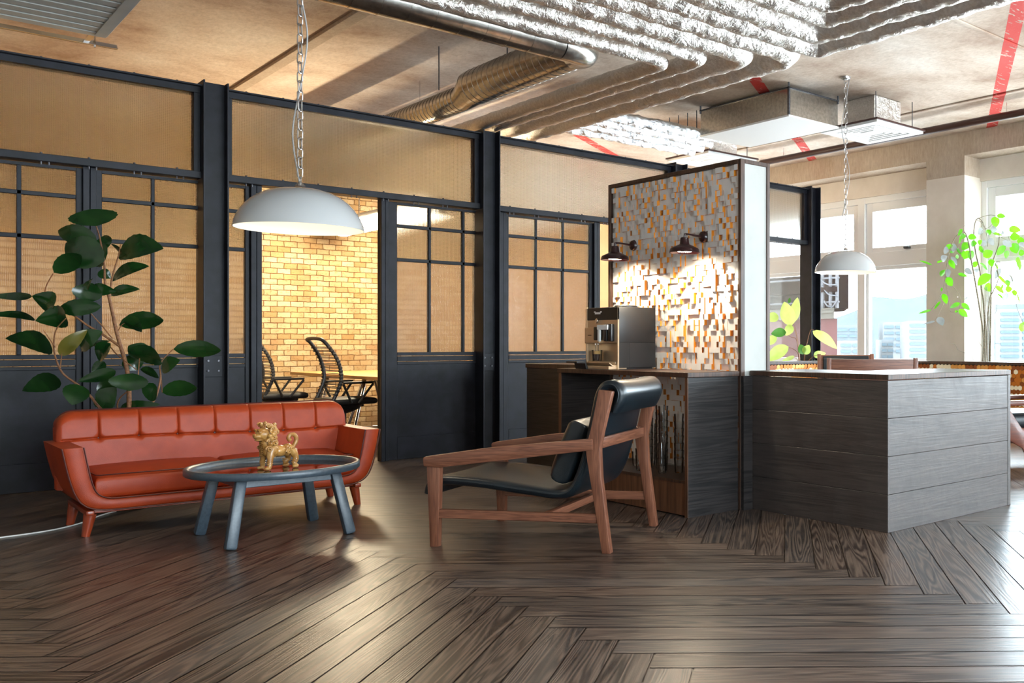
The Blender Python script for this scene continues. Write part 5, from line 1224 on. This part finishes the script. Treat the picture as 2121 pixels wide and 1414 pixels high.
for px in (1700, 1716, 1730):
    bm = NB(); box(bm, .05, .11, by(px) - .04, by(px) + .04, zz(638), zz(520)); obj('balcony_post', bm, RAILM, T)
for zt_, zb in ((575, 585), (625, 635)):
    bm = NB(); tube(bm, [(.08, yr, zz(zt_)), (.08, yl + 2, zz(zt_))], .03, 6); obj('balcony_rail', bm, RAILM, T)
for (xa, ya, xb, yb) in ((1690, 568, 1732, 590), (1705, 622, 1722, 636), (1712, 640, 1734, 618), (1700, 590, 1732, 612)):
    bm = NB(); tube(bm, spline([(.04, by(xa), zz(ya)), (.0, by((xa + xb) / 2), zz(max(ya, yb) - 3)), (.04, by(xb), zz(yb))], 5), .022, 6); obj('balcony_scroll', bm, RAILM, T)
CITY = [mottled('city_pale', (.044, .048, .050), (.048, .051, .053), .02, .9, 0, 0), mottled('city_cool', (.034, .041, .045), (.038, .043, .047), .02, .9, 0, 0)]  # distance haze is put into these bluish city greys
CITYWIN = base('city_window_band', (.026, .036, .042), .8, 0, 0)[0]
def tower(px0, px1, pyt, d, rows, mat_, lab, depth=8):
    c = at((px0 + px1) / 2, CY, d); wd = (px1 - px0) / F * d; zt_ = HC - (pyt - CY) / F * d
    T = thing('city_building', lab, 'building', (c.x, c.y, 0), -YAW, 'hazy city buildings outside the windows')
    bm = NB(); box(bm, -wd / 2, wd / 2, 0, depth, zt_ - 45, zt_); obj('walls', bm, mat_, T)
    for k in range(rows):
        z1 = zt_ - (k + .6) * 12.5 / F * d; bm = NB()
        for (a, b) in ((-.47, -.05), (.03, .47)): box(bm, wd * a, wd * b, -.15, .05, z1 - 5.5 / F * d, z1)
        obj('window_band', bm, CITYWIN, T)
tower(1882, 1960, 664, 90, 7, CITY[0], 'pale city tower with blue window bands left of the window pier')
tower(1830, 1878, 667, 120, 5, CITY[0], 'wide pale city block between the tower and the window mullion')
tower(1826, 1850, 703, 100, 3, CITY[0], 'small pale city block low before the wide block')
tower(1733, 1782, 673, 120, 6, CITY[1], 'pale city block seen between the brick building and the mullion')
tower(1740, 1790, 705, 95, 4, CITY[0], 'low pale city block beside the brick building')
tower(1985, 2062, 660, 110, 8, CITY[1], 'pale city tower behind the canes of the window plant')
tower(2070, 2160, 640, 130, 9, CITY[0], 'tallest pale city tower at the far right window')
bm = NB(); rr = random.Random(9); n = 60
def hill_top(px): return 618 + 14 * math.sin(px * .012) + 8 * math.sin(px * .037 + 1) + (20 if px < 1790 else 0) + max(0, (px - 1900) * .06)
A = [at(1560 + 760 * i / n, hill_top(1560 + 760 * i / n), 230) for i in range(n + 1)]
vt_ = [bm.verts.new(p) for p in A]; vb = [bm.verts.new((p.x - fw.x * 60, p.y - fw.y * 60, -30)) for p in A]; vk = [bm.verts.new((p.x + fw.x * 60, p.y + fw.y * 60, -30)) for p in A]
for i in range(n): bm.faces.new((vt_[i], vt_[i + 1], vb[i + 1], vb[i])); bm.faces.new((vt_[i + 1], vt_[i], vk[i], vk[i + 1]))
o = obj('hillside', bm, mottled('hazy_hill', (.030, .034, .036), (.024, .030, .031), .06, .95, 0, 0)); o['kind'] = 'structure'  # haze is part of the hill colour
